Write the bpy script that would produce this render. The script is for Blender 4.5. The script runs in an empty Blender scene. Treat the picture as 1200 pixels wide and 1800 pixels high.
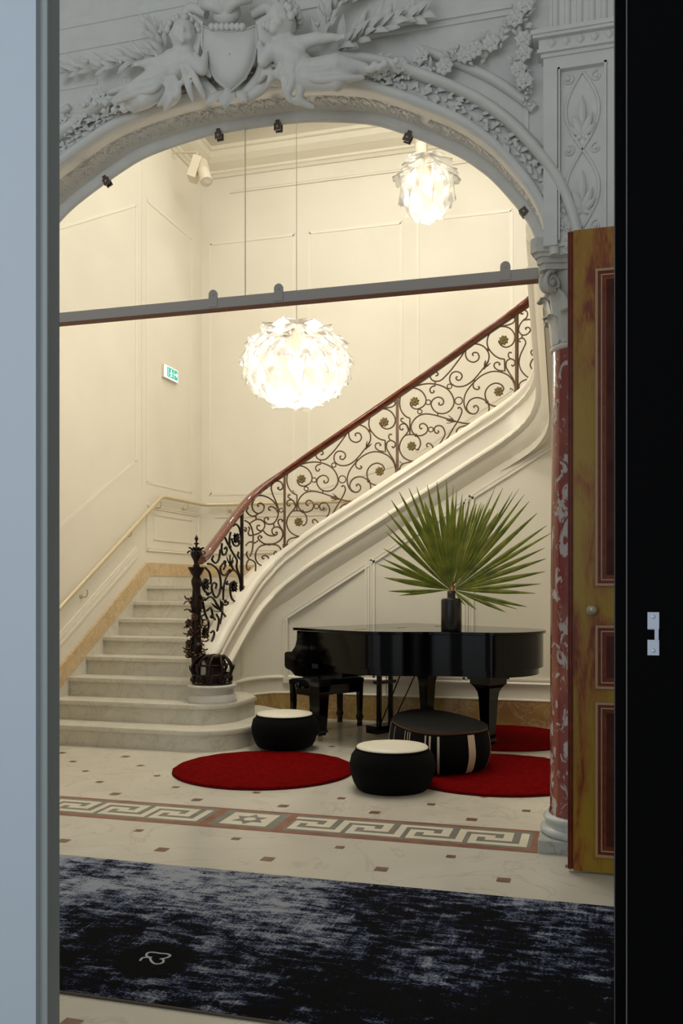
import bpy, bmesh, math, random
from math import sin, cos, pi, radians, sqrt, atan2
from mathutils import Vector, Matrix

random.seed(7)
SC = bpy.context.scene
COL = SC.collection

# ------------------------------------------------------------------ camera, world, light, exposure
FPX, HORIZON, YAW, EYE = 1576.0, 1028.0, 0.2775, 1.4      # survey of the photograph (1200x1800)
cam_d = bpy.data.cameras.new('camera'); cam = bpy.data.objects.new('camera', cam_d); COL.objects.link(cam)
cam.location = (0, 0, EYE); cam.rotation_euler = (pi/2, 0, YAW)
cam_d.sensor_fit = 'VERTICAL'; cam_d.sensor_height = 36.0; cam_d.lens = FPX/1800*36
cam_d.shift_y = (HORIZON-900)/1800; cam_d.clip_start = 0.05; cam_d.clip_end = 100
SC.camera = cam
SC.view_settings.view_transform = 'Standard'; SC.view_settings.look = 'None'
SC.view_settings.gamma = 1.0; SC.view_settings.exposure = 0.0; SC.view_settings.use_curve_mapping = False

W = bpy.data.worlds.new('daylight'); SC.world = W; W.use_nodes = True
W.node_tree.nodes['Background'].inputs[0].default_value = (0.86, 0.94, 1.0, 1)
W.node_tree.nodes['Background'].inputs[1].default_value = 0.6

def area(name, loc, target, sx, sy, power, color, spread=None):
    d = bpy.data.lights.new(name, 'AREA'); d.shape = 'RECTANGLE'; d.size = sx; d.size_y = sy
    d.energy = power; d.color = color
    if spread: d.spread = spread
    o = bpy.data.objects.new(name, d); COL.objects.link(o); o.location = loc
    o.rotation_euler = (Vector(target)-Vector(loc)).to_track_quat('-Z', 'Y').to_euler(); return o
def point(name, loc, power, color, r=0.1):
    d = bpy.data.lights.new(name, 'POINT'); d.energy = power; d.color = color; d.shadow_soft_size = r
    o = bpy.data.objects.new(name, d); COL.objects.link(o); o.location = loc; return o
def spot(name, loc, target, power, color, ang=60, r=0.05, blend=.6):
    d = bpy.data.lights.new(name, 'SPOT'); d.energy = power; d.color = color; d.shadow_soft_size = r
    d.spot_size = radians(ang); d.spot_blend = blend
    o = bpy.data.objects.new(name, d); COL.objects.link(o); o.location = loc
    o.rotation_euler = (Vector(target)-Vector(loc)).to_track_quat('-Z', 'Y').to_euler(); return o
WARM = (1.0, 0.975, 0.92)
# daylight from the glazed entrance behind the camera
area('entrance_daylight', (-2.3, -1.9, 2.6), (-2.0, 5, 3.0), 3.6, 3.0, 70, (0.90, 0.96, 1.0))
# stair hall: added area fills under the ceiling, standing for no visible fitting
area('stair_hall_ceiling_fill', (-2.3, 7.6, 7.1), (-2.3, 7.7, 0), 3.6, 3.2, 108, WARM)
area('stair_hall_wall_fill', (-1.6, 6.2, 7.0), (-3.0, 10.5, 3.2), 2.0, 1.0, 62, WARM)  # added fill aimed down at the back wall, no such fitting there
spot('track_spot_light', (-4.1, 9.9, 6.3), (-4.5, 8.6, 2.0), 25, WARM, 70)

def ray(x, y):
    X = (x-600)/FPX; Z = -(y-HORIZON)/FPX; c, s = cos(YAW), sin(YAW)
    return Vector((X*c-s, X*s+c, Z))
CAMP = Vector((0, 0, EYE))
def on_v(x, y, v):   d = ray(x, y); return CAMP + d*(v/d.y)
def on_u(x, y, u):   d = ray(x, y); return CAMP + d*(u/d.x)
def on_z(x, y, z=0): d = ray(x, y); return CAMP + d*((z-EYE)/d.z)
def at_dist(x, y, D): return CAMP + ray(x, y)*D

# ------------------------------------------------------------------ materials
def new_mat(name):
    m = bpy.data.materials.new(name); m.use_nodes = True
    nt = m.node_tree; b = nt.nodes['Principled BSDF']; return m, nt, b
def lin(c): return tuple(((v/255)/12.92 if v/255 <= .04045 else ((v/255+.055)/1.055)**2.4) for v in c)+(1,)
def N(nt, t, **k):
    n = nt.nodes.new(t)
    for a, b in k.items(): setattr(n, a, b)
    return n
def plain(name, c, rough=.5, metal=0, coat=0, bump=0, bscale=200, var=0, vscale=6, spec=.5):
    m, nt, b = new_mat(name)
    b.inputs['Base Color'].default_value = lin(c); b.inputs['Roughness'].default_value = rough
    b.inputs['Metallic'].default_value = metal; b.inputs['Coat Weight'].default_value = coat
    b.inputs['Specular IOR Level'].default_value = spec
    tc = N(nt, 'ShaderNodeTexCoord')
    if var:
        no = N(nt, 'ShaderNodeTexNoise'); no.inputs['Scale'].default_value = vscale; no.inputs['Detail'].default_value = 4
        nt.links.new(tc.outputs['Object'], no.inputs['Vector'])
        r = N(nt, 'ShaderNodeValToRGB'); a = lin(tuple(max(0, v-var) for v in c)); d = lin(tuple(min(255, v+var) for v in c))
        r.color_ramp.elements[0].color = a; r.color_ramp.elements[1].color = d
        r.color_ramp.elements[0].position = .3; r.color_ramp.elements[1].position = .7
        nt.links.new(no.outputs['Fac'], r.inputs[0]); nt.links.new(r.outputs[0], b.inputs['Base Color'])
    if bump:
        no = N(nt, 'ShaderNodeTexNoise'); no.inputs['Scale'].default_value = bscale; no.inputs['Detail'].default_value = 3
        nt.links.new(tc.outputs['Object'], no.inputs['Vector'])
        bp = N(nt, 'ShaderNodeBump'); bp.inputs['Strength'].default_value = bump; bp.inputs['Distance'].default_value = .01
        nt.links.new(no.outputs['Fac'], bp.inputs['Height']); nt.links.new(bp.outputs[0], b.inputs['Normal'])
    return m
def veined(name, base, vein, scale=3, amount=.5, rough=.3, warp=1.2, base2=None, stretch=(1, 1, 1), width=.04, coat=0, rot=(0, 0, 0)):
    """stone: cloudy two tone base with thin veins from the zero line of a warped noise"""
    m, nt, b = new_mat(name); L = nt.links
    tc = N(nt, 'ShaderNodeTexCoord'); mp = N(nt, 'ShaderNodeMapping'); mp.inputs['Scale'].default_value = stretch; mp.inputs['Rotation'].default_value = rot
    L.new(tc.outputs['Object'], mp.inputs['Vector'])
    n1 = N(nt, 'ShaderNodeTexNoise'); n1.inputs['Scale'].default_value = scale; n1.inputs['Detail'].default_value = 8; n1.inputs['Distortion'].default_value = warp
    n2 = N(nt, 'ShaderNodeTexNoise'); n2.inputs['Scale'].default_value = scale*.8; n2.inputs['Detail'].default_value = 6; n2.inputs['Distortion'].default_value = warp*.7
    L.new(mp.outputs[0], n1.inputs['Vector']); L.new(mp.outputs[0], n2.inputs['Vector'])
    r2 = N(nt, 'ShaderNodeValToRGB'); r2.color_ramp.elements[0].position = .35; r2.color_ramp.elements[1].position = .65
    r2.color_ramp.elements[0].color = lin(base); r2.color_ramp.elements[1].color = lin(base2 or base)
    L.new(n2.outputs['Fac'], r2.inputs[0])
    r1 = N(nt, 'ShaderNodeValToRGB'); e = r1.color_ramp.elements
    e[0].position = .5-width; e[0].color = (0, 0, 0, 1); e[1].position = .5; e[1].color = (amount,)*3+(1,)
    x = e.new(.5+width); x.color = (0, 0, 0, 1)
    L.new(n1.outputs['Fac'], r1.inputs[0])
    mx = N(nt, 'ShaderNodeMix', data_type='RGBA'); L.new(r1.outputs[0], mx.inputs[0]); L.new(r2.outputs[0], mx.inputs[6]); mx.inputs[7].default_value = lin(vein)
    L.new(mx.outputs[2], b.inputs['Base Color']); b.inputs['Roughness'].default_value = rough; b.inputs['Coat Weight'].default_value = coat
    return m
def emit(name, c, s):
    m, nt, b = new_mat(name); b.inputs['Base Color'].default_value = (0, 0, 0, 1)
    b.inputs['Emission Color'].default_value = lin(c); b.inputs['Emission Strength'].default_value = s; return m

M = {}
M['wall_cream'] = plain('cream_wall_paint', (226, 220, 204), .55, var=3, vscale=1.5)
M['plaster'] = plain('white_moulded_plaster', (222, 221, 217), .6, var=4, vscale=9, bump=.15, bscale=60)
M['white_paint'] = plain('white_gloss_paint', (232, 226, 210), .35)
M['floor'] = veined('floor_marble', (208, 202, 186), (184, 176, 160), 1.5, .45, .2, 1.6, (218, 212, 198), width=.015)
M['tess_brown'] = plain('brown_stone_inset', (120, 84, 62), .35, var=14, vscale=20)
M['tess_red'] = plain('red_brown_stone_border', (142, 88, 68), .35, var=16, vscale=9)
M['tess_grey'] = plain('grey_stone_mosaic', (122, 122, 112), .35, var=10, vscale=12)
M['tess_white'] = plain('white_stone_mosaic', (224, 216, 196), .3, var=6)
M['step'] = veined('stair_marble', (204, 199, 182), (166, 162, 148), 3.2, .4, .35, 1.8, (214, 209, 194), width=.025)
M['skirt_tan'] = veined('tan_marble_skirting', (204, 178, 138), (222, 204, 172), 6, .5, .35, 2.5, (190, 162, 120), width=.05, rot=(0, .6, .6))
M['skirt_green'] = veined('golden_marble_skirting', (168, 144, 82), (196, 178, 138), 4, .5, .3, 2.0, (150, 108, 66), width=.04, rot=(.3, .6, 0))
M['grey_marble'] = veined('grey_plinth_marble', (176, 178, 174), (140, 146, 146), 5, .6, .35, 1.5, (204, 204, 198))
M['column'] = None
M['iron'] = plain('wrought_iron', (96, 70, 48), .45, metal=.35, bump=.2, bscale=120, var=10, vscale=14)
M['iron_dark'] = plain('blackened_iron', (38, 24, 20), .35, metal=.6, bump=.3, bscale=80)
M['rosette_dark'] = plain('dark_bronze_leaf', (78, 56, 40), .4, metal=.6, bump=.3, bscale=90)
M['rosette'] = plain('bronze_rosette', (122, 104, 62), .5, metal=.3, bump=.3, bscale=90)
M['rail_wood'] = veined('varnished_mahogany', (92, 34, 16), (56, 14, 6), 6, .5, .25, .5, (112, 54, 26), stretch=(.4, .4, 4), coat=.6)
M['brass'] = plain('satin_brass_rail', (204, 190, 158), .4, metal=.25)
M['black_lacquer'] = plain('black_piano_lacquer', (3, 3, 4), .1, spec=.3)
M['black_fabric'] = plain('black_wool', (7, 7, 8), .9, bump=.3, bscale=500, spec=.15)
M['seat_white'] = plain('cream_leather', (226, 220, 202), .5, bump=.1, bscale=150)
M['band_pale'] = plain('pale_strap', (206, 186, 164), .6)
M['table_top'] = plain('black_stained_top', (8, 7, 6), .7, spec=.2)
M['table_edge'] = plain('brown_plywood_edge', (98, 66, 44), .5)
M['rug_bind'] = plain('tan_rug_binding', (112, 100, 84), .8)
M['red_rug'] = plain('red_wool_pile', (118, 1, 2), .95, bump=.8, bscale=350, var=12, vscale=30, spec=.03)
M['rug_edge'] = plain('dark_rug_binding', (44, 6, 6), .95)
M['vase'] = plain('black_ceramic', (8, 8, 9), .25)
M['steel'] = plain('grey_painted_steel', (178, 170, 164), .5)
M['steel_edge'] = plain('red_primer_edge', (130, 84, 66), .6)
M['clamp'] = plain('dark_bronze_clamp', (104, 94, 84), .5, metal=.5)
M['white_metal'] = plain('cream_lamp_metal', (212, 202, 180), .45)
M['cord'] = plain('silver_cord', (150, 140, 120), .4, metal=.5)
M['black_door'] = plain('black_painted_door', (2, 2, 3), .7, spec=.05)
M['black_edge'] = plain('door_edge_highlight', (80, 76, 80), .6)  # pale colour standing in for the highlight along the door edge
M['plate'] = plain('steel_strike_plate', (170, 176, 190), .4, metal=.5)
M['pale_door'] = plain('pale_blue_grey_paint', (166, 176, 188), .5)
M['pale_door_dark'] = plain('blue_grey_frame_paint', (140, 146, 146), .45)
M['knob'] = plain('pale_metal_knob', (180, 168, 146), .35, metal=.6)
M['rug_pile_white'] = plain('white_rug_pile', (190, 194, 196), .9)
M['petiole'] = plain('palm_stalk', (138, 104, 48), .6)
M['glow'] = emit('lamp_bulb_glow', (255, 238, 205), 9)
M['spot_glow'] = emit('spotlight_lens', (255, 240, 210), .6)
M['sign_white'] = emit('lit_sign_white', (225, 250, 245), 2.2)
M['sign_green'] = emit('lit_sign_green', (60, 185, 145), 1.1)

def column_mat():
    m, nt, b = new_mat('red_marble_shaft'); L = nt.links
    tc = N(nt, 'ShaderNodeTexCoord'); mp = N(nt, 'ShaderNodeMapping'); mp.inputs['Scale'].default_value = (1.3, 1.3, .75); mp.inputs['Rotation'].default_value = (.5, .3, 0)
    L.new(tc.outputs['Object'], mp.inputs['Vector'])
    a = N(nt, 'ShaderNodeTexNoise'); a.inputs['Scale'].default_value = 9.5; a.inputs['Detail'].default_value = 10; a.inputs['Roughness'].default_value = .62; a.inputs['Distortion'].default_value = 1.1
    c = N(nt, 'ShaderNodeTexNoise'); c.inputs['Scale'].default_value = 3; c.inputs['Detail'].default_value = 6; c.inputs['Distortion'].default_value = .8
    L.new(mp.outputs[0], a.inputs['Vector']); L.new(mp.outputs[0], c.inputs['Vector'])
    r = N(nt, 'ShaderNodeValToRGB'); r.color_ramp.elements[0].position = .3; r.color_ramp.elements[0].color = lin((126, 22, 14))
    r.color_ramp.elements[1].position = .7; r.color_ramp.elements[1].color = lin((158, 92, 66)); q = r.color_ramp.elements.new(.5); q.color = lin((134, 54, 46))
    L.new(c.outputs['Fac'], r.inputs[0])
    k = N(nt, 'ShaderNodeValToRGB'); k.color_ramp.elements[0].position = .535; k.color_ramp.elements[0].color = (0, 0, 0, 1)
    k.color_ramp.elements[1].position = .575; k.color_ramp.elements[1].color = (.9,)*3+(1,)
    L.new(a.outputs['Fac'], k.inputs[0])
    mx = N(nt, 'ShaderNodeMix', data_type='RGBA'); L.new(k.outputs[0], mx.inputs[0]); L.new(r.outputs[0], mx.inputs[6]); mx.inputs[7].default_value = lin((196, 190, 190))
    L.new(mx.outputs[2], b.inputs['Base Color']); b.inputs['Roughness'].default_value = .16; b.inputs['Coat Weight'].default_value = .4
    return m
M['column'] = column_mat()

def burl_mat():
    m, nt, b = new_mat('grained_faux_wood'); L = nt.links
    tc = N(nt, 'ShaderNodeTexCoord'); mp = N(nt, 'ShaderNodeMapping'); mp.inputs['Scale'].default_value = (3.2, 1, .7)
    L.new(tc.outputs['Object'], mp.inputs['Vector'])
    a = N(nt, 'ShaderNodeTexNoise'); a.inputs['Scale'].default_value = 2.6; a.inputs['Detail'].default_value = 6; a.inputs['Distortion'].default_value = .8
    L.new(mp.outputs[0], a.inputs['Vector'])
    mp2 = N(nt, 'ShaderNodeMapping'); mp2.inputs['Scale'].default_value = (60, 60, 6); L.new(tc.outputs['Object'], mp2.inputs['Vector'])
    g = N(nt, 'ShaderNodeTexNoise'); g.inputs['Scale'].default_value = 3; g.inputs['Detail'].default_value = 3; L.new(mp2.outputs[0], g.inputs['Vector'])
    ad = N(nt, 'ShaderNodeMath', operation='MULTIPLY_ADD'); L.new(g.outputs['Fac'], ad.inputs[0]); ad.inputs[1].default_value = .22; L.new(a.outputs['Fac'], ad.inputs[2])
    r = N(nt, 'ShaderNodeValToRGB'); e = r.color_ramp.elements
    e[0].position = .48; e[0].color = lin((118, 44, 16)); e[1].position = .68; e[1].color = lin((160, 128, 36))
    q = e.new(.56); q.color = lin((150, 98, 28))
    L.new(ad.outputs[0], r.inputs[0]); L.new(r.outputs[0], b.inputs['Base Color'])
    b.inputs['Roughness'].default_value = .35; b.inputs['Specular IOR Level'].default_value = .35; return m
M['burl'] = burl_mat()
M['door_mould'] = plain('varnished_door_moulding', (112, 48, 22), .4, spec=.25, var=10, vscale=20)
M['door_bead'] = plain('pale_glazed_bead', (176, 140, 108), .4, spec=.3)
M['door_panel'] = plain('dark_red_panel', (72, 26, 10), .5, spec=.2, var=16, vscale=7)

def rug_mat():
    m, nt, b = new_mat('distressed_blue_rug'); L = nt.links
    tc = N(nt, 'ShaderNodeTexCoord')
    def noise(sc, st, det=6, dis=0, off=(0, 0, 0)):
        mp = N(nt, 'ShaderNodeMapping'); mp.inputs['Scale'].default_value = st; mp.inputs['Location'].default_value = off
        L.new(tc.outputs['Object'], mp.inputs['Vector'])
        n = N(nt, 'ShaderNodeTexNoise'); n.inputs['Scale'].default_value = sc; n.inputs['Detail'].default_value = det; n.inputs['Distortion'].default_value = dis
        n.inputs['Roughness'].default_value = .65
        L.new(mp.outputs[0], n.inputs['Vector']); return n.outputs['Fac']
    def op(o, a, c=None, d=None):
        n = N(nt, 'ShaderNodeMath', operation=o)
        for i, v in enumerate((a, c, d)):
            if v is None: continue
            if isinstance(v, (int, float)): n.inputs[i].default_value = v
            else: L.new(v, n.inputs[i])
        return n.outputs[0]
    big = noise(1.1, (1, 1, 1), 3, .3, (3.1, 1.7, 0))
    sx = noise(4, (1, 14, 1), 6, 0, (0, 0, 0)); sy = noise(4, (14, 1.3, 1), 6, 0, (4, 2, 0))
    sm_ = noise(9, (1, 2.2, 1), 6, .2, (7, 1, 0)); fine = noise(95, (1, 1.6, 1), 3)
    sep = N(nt, 'ShaderNodeSeparateXYZ'); L.new(tc.outputs['Object'], sep.inputs[0])
    # the weave is paler towards its far edge and its left end, darkest along the near edge
    grad = op('MULTIPLY', sep.outputs['Y'], .36)
    gradx = op('MULTIPLY', sep.outputs['X'], -.16)
    s = op('ADD', op('MULTIPLY', op('SUBTRACT', op('MAXIMUM', sx, sy), .55), 1.5), op('MULTIPLY', op('SUBTRACT', big, .5), 2.2))
    s = op('ADD', s, op('MULTIPLY', op('SUBTRACT', sm_, .5), 2.4))
    s = op('ADD', s, op('ADD', grad, gradx))
    s = op('ADD', s, op('MULTIPLY', op('SUBTRACT', fine, .5), 1.5))
    r = N(nt, 'ShaderNodeValToRGB'); e = r.color_ramp.elements
    e[0].position = .0; e[0].color = lin((8, 9, 12)); e[1].position = 1; e[1].color = lin((160, 164, 174))
    for p, c in ((.38, (9, 10, 14)), (.47, (20, 25, 64)), (.54, (60, 68, 92)), (.74, (104, 110, 122))):
        q = e.new(p); q.color = lin(c)
    # the woven mark sits in a plain dark patch
    dx = op('MULTIPLY', op('ADD', sep.outputs['X'], .18), 1.0); dy = op('ADD', sep.outputs['Y'], .36)
    dist = op('SQRT', op('ADD', op('MULTIPLY', dx, dx), op('MULTIPLY', dy, dy)))
    patch = op('MAXIMUM', op('SUBTRACT', 1.0, op('MULTIPLY', dist, 6.0)), 0.0)
    sc = op('SUBTRACT', op('ADD', op('MULTIPLY', s, 1.05), .55), op('MULTIPLY', patch, 1.6))
    L.new(sc, r.inputs[0]); L.new(r.outputs[0], b.inputs['Base Color'])
    b.inputs['Roughness'].default_value = .95; b.inputs['Specular IOR Level'].default_value = .1
    bp = N(nt, 'ShaderNodeBump'); bp.inputs['Strength'].default_value = .4; bp.inputs['Distance'].default_value = .004
    L.new(fine, bp.inputs['Height']); L.new(bp.outputs[0], b.inputs['Normal'])
    return m
M['blue_rug'] = rug_mat()

def leaf_mat():
    m, nt, b = new_mat('palm_green'); L = nt.links
    tc = N(nt, 'ShaderNodeTexCoord'); n = N(nt, 'ShaderNodeTexNoise'); n.inputs['Scale'].default_value = 9; L.new(tc.outputs['Object'], n.inputs['Vector'])
    r = N(nt, 'ShaderNodeValToRGB'); r.color_ramp.elements[0].color = lin((72, 92, 22)); r.color_ramp.elements[1].color = lin((150, 154, 60))
    r.color_ramp.elements[0].position = .3; r.color_ramp.elements[1].position = .72
    L.new(n.outputs['Fac'], r.inputs[0]); L.new(r.outputs[0], b.inputs['Base Color']); b.inputs['Roughness'].default_value = .45
    t = N(nt, 'ShaderNodeBsdfTranslucent'); t.inputs[0].default_value = lin((110, 130, 30))
    mx = N(nt, 'ShaderNodeMixShader'); mx.inputs[0].default_value = .18; out = nt.nodes['Material Output']
    L.new(b.outputs[0], mx.inputs[1]); L.new(t.outputs[0], mx.inputs[2]); L.new(mx.outputs[0], out.inputs[0]); return m
M['leaf'] = leaf_mat()

def petal_mat():
    m, nt, b = new_mat('clear_lens_leaf'); L = nt.links; out = nt.nodes['Material Output']
    tr = N(nt, 'ShaderNodeBsdfTransparent'); tr.inputs[0].default_value = (1, 1, 1, 1)
    tl = N(nt, 'ShaderNodeBsdfTranslucent'); tl.inputs[0].default_value = (1, .97, .9, 1)
    gl = N(nt, 'ShaderNodeBsdfGlossy'); gl.inputs['Roughness'].default_value = .12
    fr = N(nt, 'ShaderNodeLayerWeight'); fr.inputs['Blend'].default_value = .35
    # moulded ridges radiating over the lens
    tc = N(nt, 'ShaderNodeTexCoord'); wv = N(nt, 'ShaderNodeTexWave'); wv.wave_type = 'RINGS'; wv.inputs['Scale'].default_value = 24; wv.inputs['Distortion'].default_value = .5
    L.new(tc.outputs['Object'], wv.inputs['Vector']); bp = N(nt, 'ShaderNodeBump'); bp.inputs['Strength'].default_value = .4; bp.inputs['Distance'].default_value = .004
    L.new(wv.outputs['Fac'], bp.inputs['Height']); L.new(bp.outputs[0], gl.inputs['Normal'])
    a = N(nt, 'ShaderNodeMixShader'); a.inputs[0].default_value = .045; L.new(tr.outputs[0], a.inputs[1]); L.new(tl.outputs[0], a.inputs[2])
    c = N(nt, 'ShaderNodeMixShader'); L.new(fr.outputs['Fresnel'], c.inputs[0]); L.new(a.outputs[0], c.inputs[1]); L.new(gl.outputs[0], c.inputs[2])
    L.new(c.outputs[0], out.inputs[0]); return m
M['petal'] = petal_mat()
def glass_mat():
    m, nt, b = new_mat('clear_glass'); L = nt.links; out = nt.nodes['Material Output']
    tr = N(nt, 'ShaderNodeBsdfTransparent'); tr.inputs[0].default_value = (.985, .99, .985, 1)
    gl = N(nt, 'ShaderNodeBsdfGlossy'); gl.inputs['Roughness'].default_value = .02
    c = N(nt, 'ShaderNodeMixShader'); c.inputs[0].default_value = .045; L.new(tr.outputs[0], c.inputs[1]); L.new(gl.outputs[0], c.inputs[2])
    L.new(c.outputs[0], out.inputs[0]); return m
M['glass'] = glass_mat()

# ------------------------------------------------------------------ mesh helper
class MB:
    def __init__(s): s.v = []; s.f = []; s.m = []; s.s = []
    def add(s, vs, fs, mat=0, smooth=False):
        o = len(s.v); s.v += [tuple(p) for p in vs]
        for f in fs: s.f.append(tuple(i+o for i in f)); s.m.append(mat); s.s.append(smooth)
        return s
    def box(s, x0, x1, y0, y1, z0, z1, mat=0):
        return s.obox(Vector(((x0+x1)/2, (y0+y1)/2, (z0+z1)/2)), Vector((1, 0, 0)), Vector((0, 1, 0)), (x1-x0)/2, (y1-y0)/2, (z1-z0)/2, mat)
    def obox(s, c, ax, ay, hx, hy, hz, mat=0, az=None):
        c = Vector(c); ax = Vector(ax).normalized(); ay = Vector(ay).normalized(); az = az or ax.cross(ay)
        vs = [c+ax*(i*hx)+ay*(j*hy)+az*(k*hz) for i in (-1, 1) for j in (-1, 1) for k in (-1, 1)]
        return s.add(vs, [(0, 1, 3, 2), (4, 6, 7, 5), (0, 4, 5, 1), (2, 3, 7, 6), (0, 2, 6, 4), (1, 5, 7, 3)], mat)
    def tube(s, pts, r, n=8, mat=0, closed=False, sx=1.0, up=None):
        pts = [Vector(p) for p in pts]; k = len(pts)
        if k < 2: return s
        rs = r if isinstance(r, (list, tuple)) else [r]*k
        T = []
        for i in range(k):
            a = pts[(i-1) % k] if (closed or i > 0) else pts[i]; b = pts[(i+1) % k] if (closed or i < k-1) else pts[i]
            t = (b-a); T.append(t.normalized() if t.length > 1e-9 else (T[-1] if T else Vector((0, 0, 1))))
        ref = up or (Vector((0, 0, 1)) if abs(T[0].z) < .9 else Vector((1, 0, 0)))
        nr = (ref - T[0]*ref.dot(T[0])).normalized(); vs = []
        for i in range(k):
            if up: nr = (up - T[i]*up.dot(T[i])); nr = nr.normalized() if nr.length > 1e-6 else Vector((1, 0, 0))
            else:
                nr = nr - T[i]*nr.dot(T[i]); nr = nr.normalized() if nr.length > 1e-6 else T[i].orthogonal().normalized()
            b = T[i].cross(nr)
            for j in range(n):
                a = 2*pi*j/n; vs.append(pts[i]+nr*(cos(a)*rs[i])+b*(sin(a)*rs[i]*sx))
        fs = []
        for i in range(k if closed else k-1):
            for j in range(n):
                a = i*n+j; b2 = i*n+(j+1) % n; c = ((i+1) % k)*n+(j+1) % n; d = ((i+1) % k)*n+j; fs.append((a, b2, c, d))
        s.add(vs, fs, mat, True)
        if not closed: s.add(vs[:n], [tuple(reversed(range(n)))], mat); s.add(vs[-n:], [tuple(range(n))], mat)
        return s
    def lathe(s, prof, c, n=32, mat=0, axis=Vector((0, 0, 1)), ex=1, ey=1, flat=False):
        c = Vector(c); axis = Vector(axis).normalized(); a1 = Vector((1, 0, 0)) if abs(axis.x) < .9 else Vector((0, 1, 0))
        a1 = (a1-axis*a1.dot(axis)).normalized(); a2 = axis.cross(a1); vs = []
        for r, z in prof:
            for j in range(n): a = 2*pi*j/n; vs.append(c+axis*z+a1*(cos(a)*r*ex)+a2*(sin(a)*r*ey))
        fs = []
        for i in range(len(prof)-1):
            for j in range(n): fs.append((i*n+j, i*n+(j+1) % n, (i+1)*n+(j+1) % n, (i+1)*n+j))
        s.add(vs, fs, mat, not flat)
        if prof[0][0] > 1e-6: s.add(vs[:n], [tuple(reversed(range(n)))], mat)
        if prof[-1][0] > 1e-6: s.add(vs[-n:], [tuple(range(n))], mat)
        return s
    def extrude(s, poly, off, mat=0, smooth=False):
        poly = [Vector(p) for p in poly]; off = Vector(off); n = len(poly); vs = poly+[p+off for p in poly]
        s.add(vs, [(i, (i+1) % n, n+(i+1) % n, n+i) for i in range(n)], mat, smooth)
        s.add(poly, [tuple(reversed(range(n)))], mat); s.add([p+off for p in poly], [tuple(range(n))], mat); return s
    def prism(s, poly2, z0, z1, mat=0, smooth=False): return s.extrude([(p[0], p[1], z0) for p in poly2], (0, 0, z1-z0), mat, smooth)
    def sheet(s, rows, mat=0, smooth=True, closed=False):
        n = len(rows[0]); vs = [p for r in rows for p in r]; fs = []
        for i in range(len(rows)-1):
            for j in range(n if closed else n-1): fs.append((i*n+j, i*n+(j+1) % n, (i+1)*n+(j+1) % n, (i+1)*n+j))
        return s.add(vs, fs, mat, smooth)
    def sweep(s, frames, prof, mat=0, caps=True, smooth=False):
        """frames: list of (origin, nvec, zvec); prof: closed list of (n, z)"""
        rows = [[o+nv*a+zv*b for a, b in prof] for o, nv, zv in frames]
        s.sheet(rows, mat, smooth, closed=True)
        if caps: s.add(rows[0], [tuple(range(len(prof)))], mat); s.add(rows[-1], [tuple(reversed(range(len(prof))))], mat)
        return s
    def ball(s, c, rx, ry=None, rz=None, mat=0, n=12, ax=None, ay=None):
        ry = ry or rx; rz = rz or rx; c = Vector(c); ax = Vector(ax or (1, 0, 0)).normalized(); ay = Vector(ay or (0, 1, 0)); ay = (ay-ax*ay.dot(ax)).normalized(); az = ax.cross(ay)
        h = max(4, n//2); rows = []
        for i in range(h+1):
            t = pi*(i/h) if 0 < i < h else (.001 if i == 0 else pi-.001)
            rows.append([c+ax*(rx*sin(t)*cos(2*pi*j/n))+ay*(ry*sin(t)*sin(2*pi*j/n))+az*(rz*cos(t)) for j in range(n)])
        return s.sheet(rows, mat, True, True)
    def leaf(s, base, d, nrm, L, w, mat=0, curl=.2, n=5):
        """pointed leaf with a raised midrib"""
        d = Vector(d).normalized(); nrm = Vector(nrm); nrm = (nrm-d*nrm.dot(d)).normalized(); sd = d.cross(nrm); base = Vector(base); rows = []
        for i in range(n+1):
            t = i/n; ww = w*.5*max(.02, sin(pi*min(1, t*.92+.08))**.8); p = base+d*(L*t)+nrm*(curl*L*sin(pi*t*.8))
            rows.append([p-sd*ww-nrm*(w*.12), p-sd*ww*.5+nrm*.0, p+nrm*(w*.16), p+sd*ww*.5, p+sd*ww-nrm*(w*.12)])
        return s.sheet(rows, mat, True)
    def mesh(s, name, mats, org=(0, 0, 0)):
        me = bpy.data.meshes.new(name); o = Vector(org)
        me.from_pydata([tuple(Vector(p)-o) for p in s.v], [], s.f)
        for m in mats: me.materials.append(M[m] if isinstance(m, str) else m)
        me.polygons.foreach_set('material_index', s.m); me.polygons.foreach_set('use_smooth', s.s); me.update(); 
        bm = bmesh.new(); bm.from_mesh(me); bmesh.ops.recalc_face_normals(bm, faces=bm.faces); bm.to_mesh(me); bm.free()
        return me
def wloc(o):
    p = Vector((0, 0, 0))
    while o: p += Vector(o.location); o = o.parent
    return p
def tag(o, label=None, cat=None, group=None, kind=None):
    for k, v in (('label', label), ('category', cat), ('group', group), ('kind', kind)):
        if v: o[k] = v
    return o
def thing(name, label, cat, loc=(0, 0, 0), group=None):
    o = bpy.data.objects.new(name, None); COL.objects.link(o); o.location = loc; o.empty_display_size = .05
    return tag(o, label, cat, group)
def obj(name, mb, mats, parent=None, org=None, label=None, cat=None, group=None, kind=None):
    """one mesh object; vertices are given in world metres"""
    if isinstance(mats, str): mats = [mats]
    if parent is not None: o0 = wloc(parent) if org is None else Vector(org)
    elif org is not None: o0 = Vector(org)
    else:
        xs = [p[0] for p in mb.v]; ys = [p[1] for p in mb.v]; zs = [p[2] for p in mb.v]
        o0 = Vector(((min(xs)+max(xs))/2, (min(ys)+max(ys))/2, min(zs)))
    me = mb.mesh(name, mats, o0); o = bpy.data.objects.new(name, me); COL.objects.link(o)
    if parent is not None: o.parent = parent; o.location = o0-wloc(parent)
    else: o.location = o0
    return tag(o, label, cat, group, kind)
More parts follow.
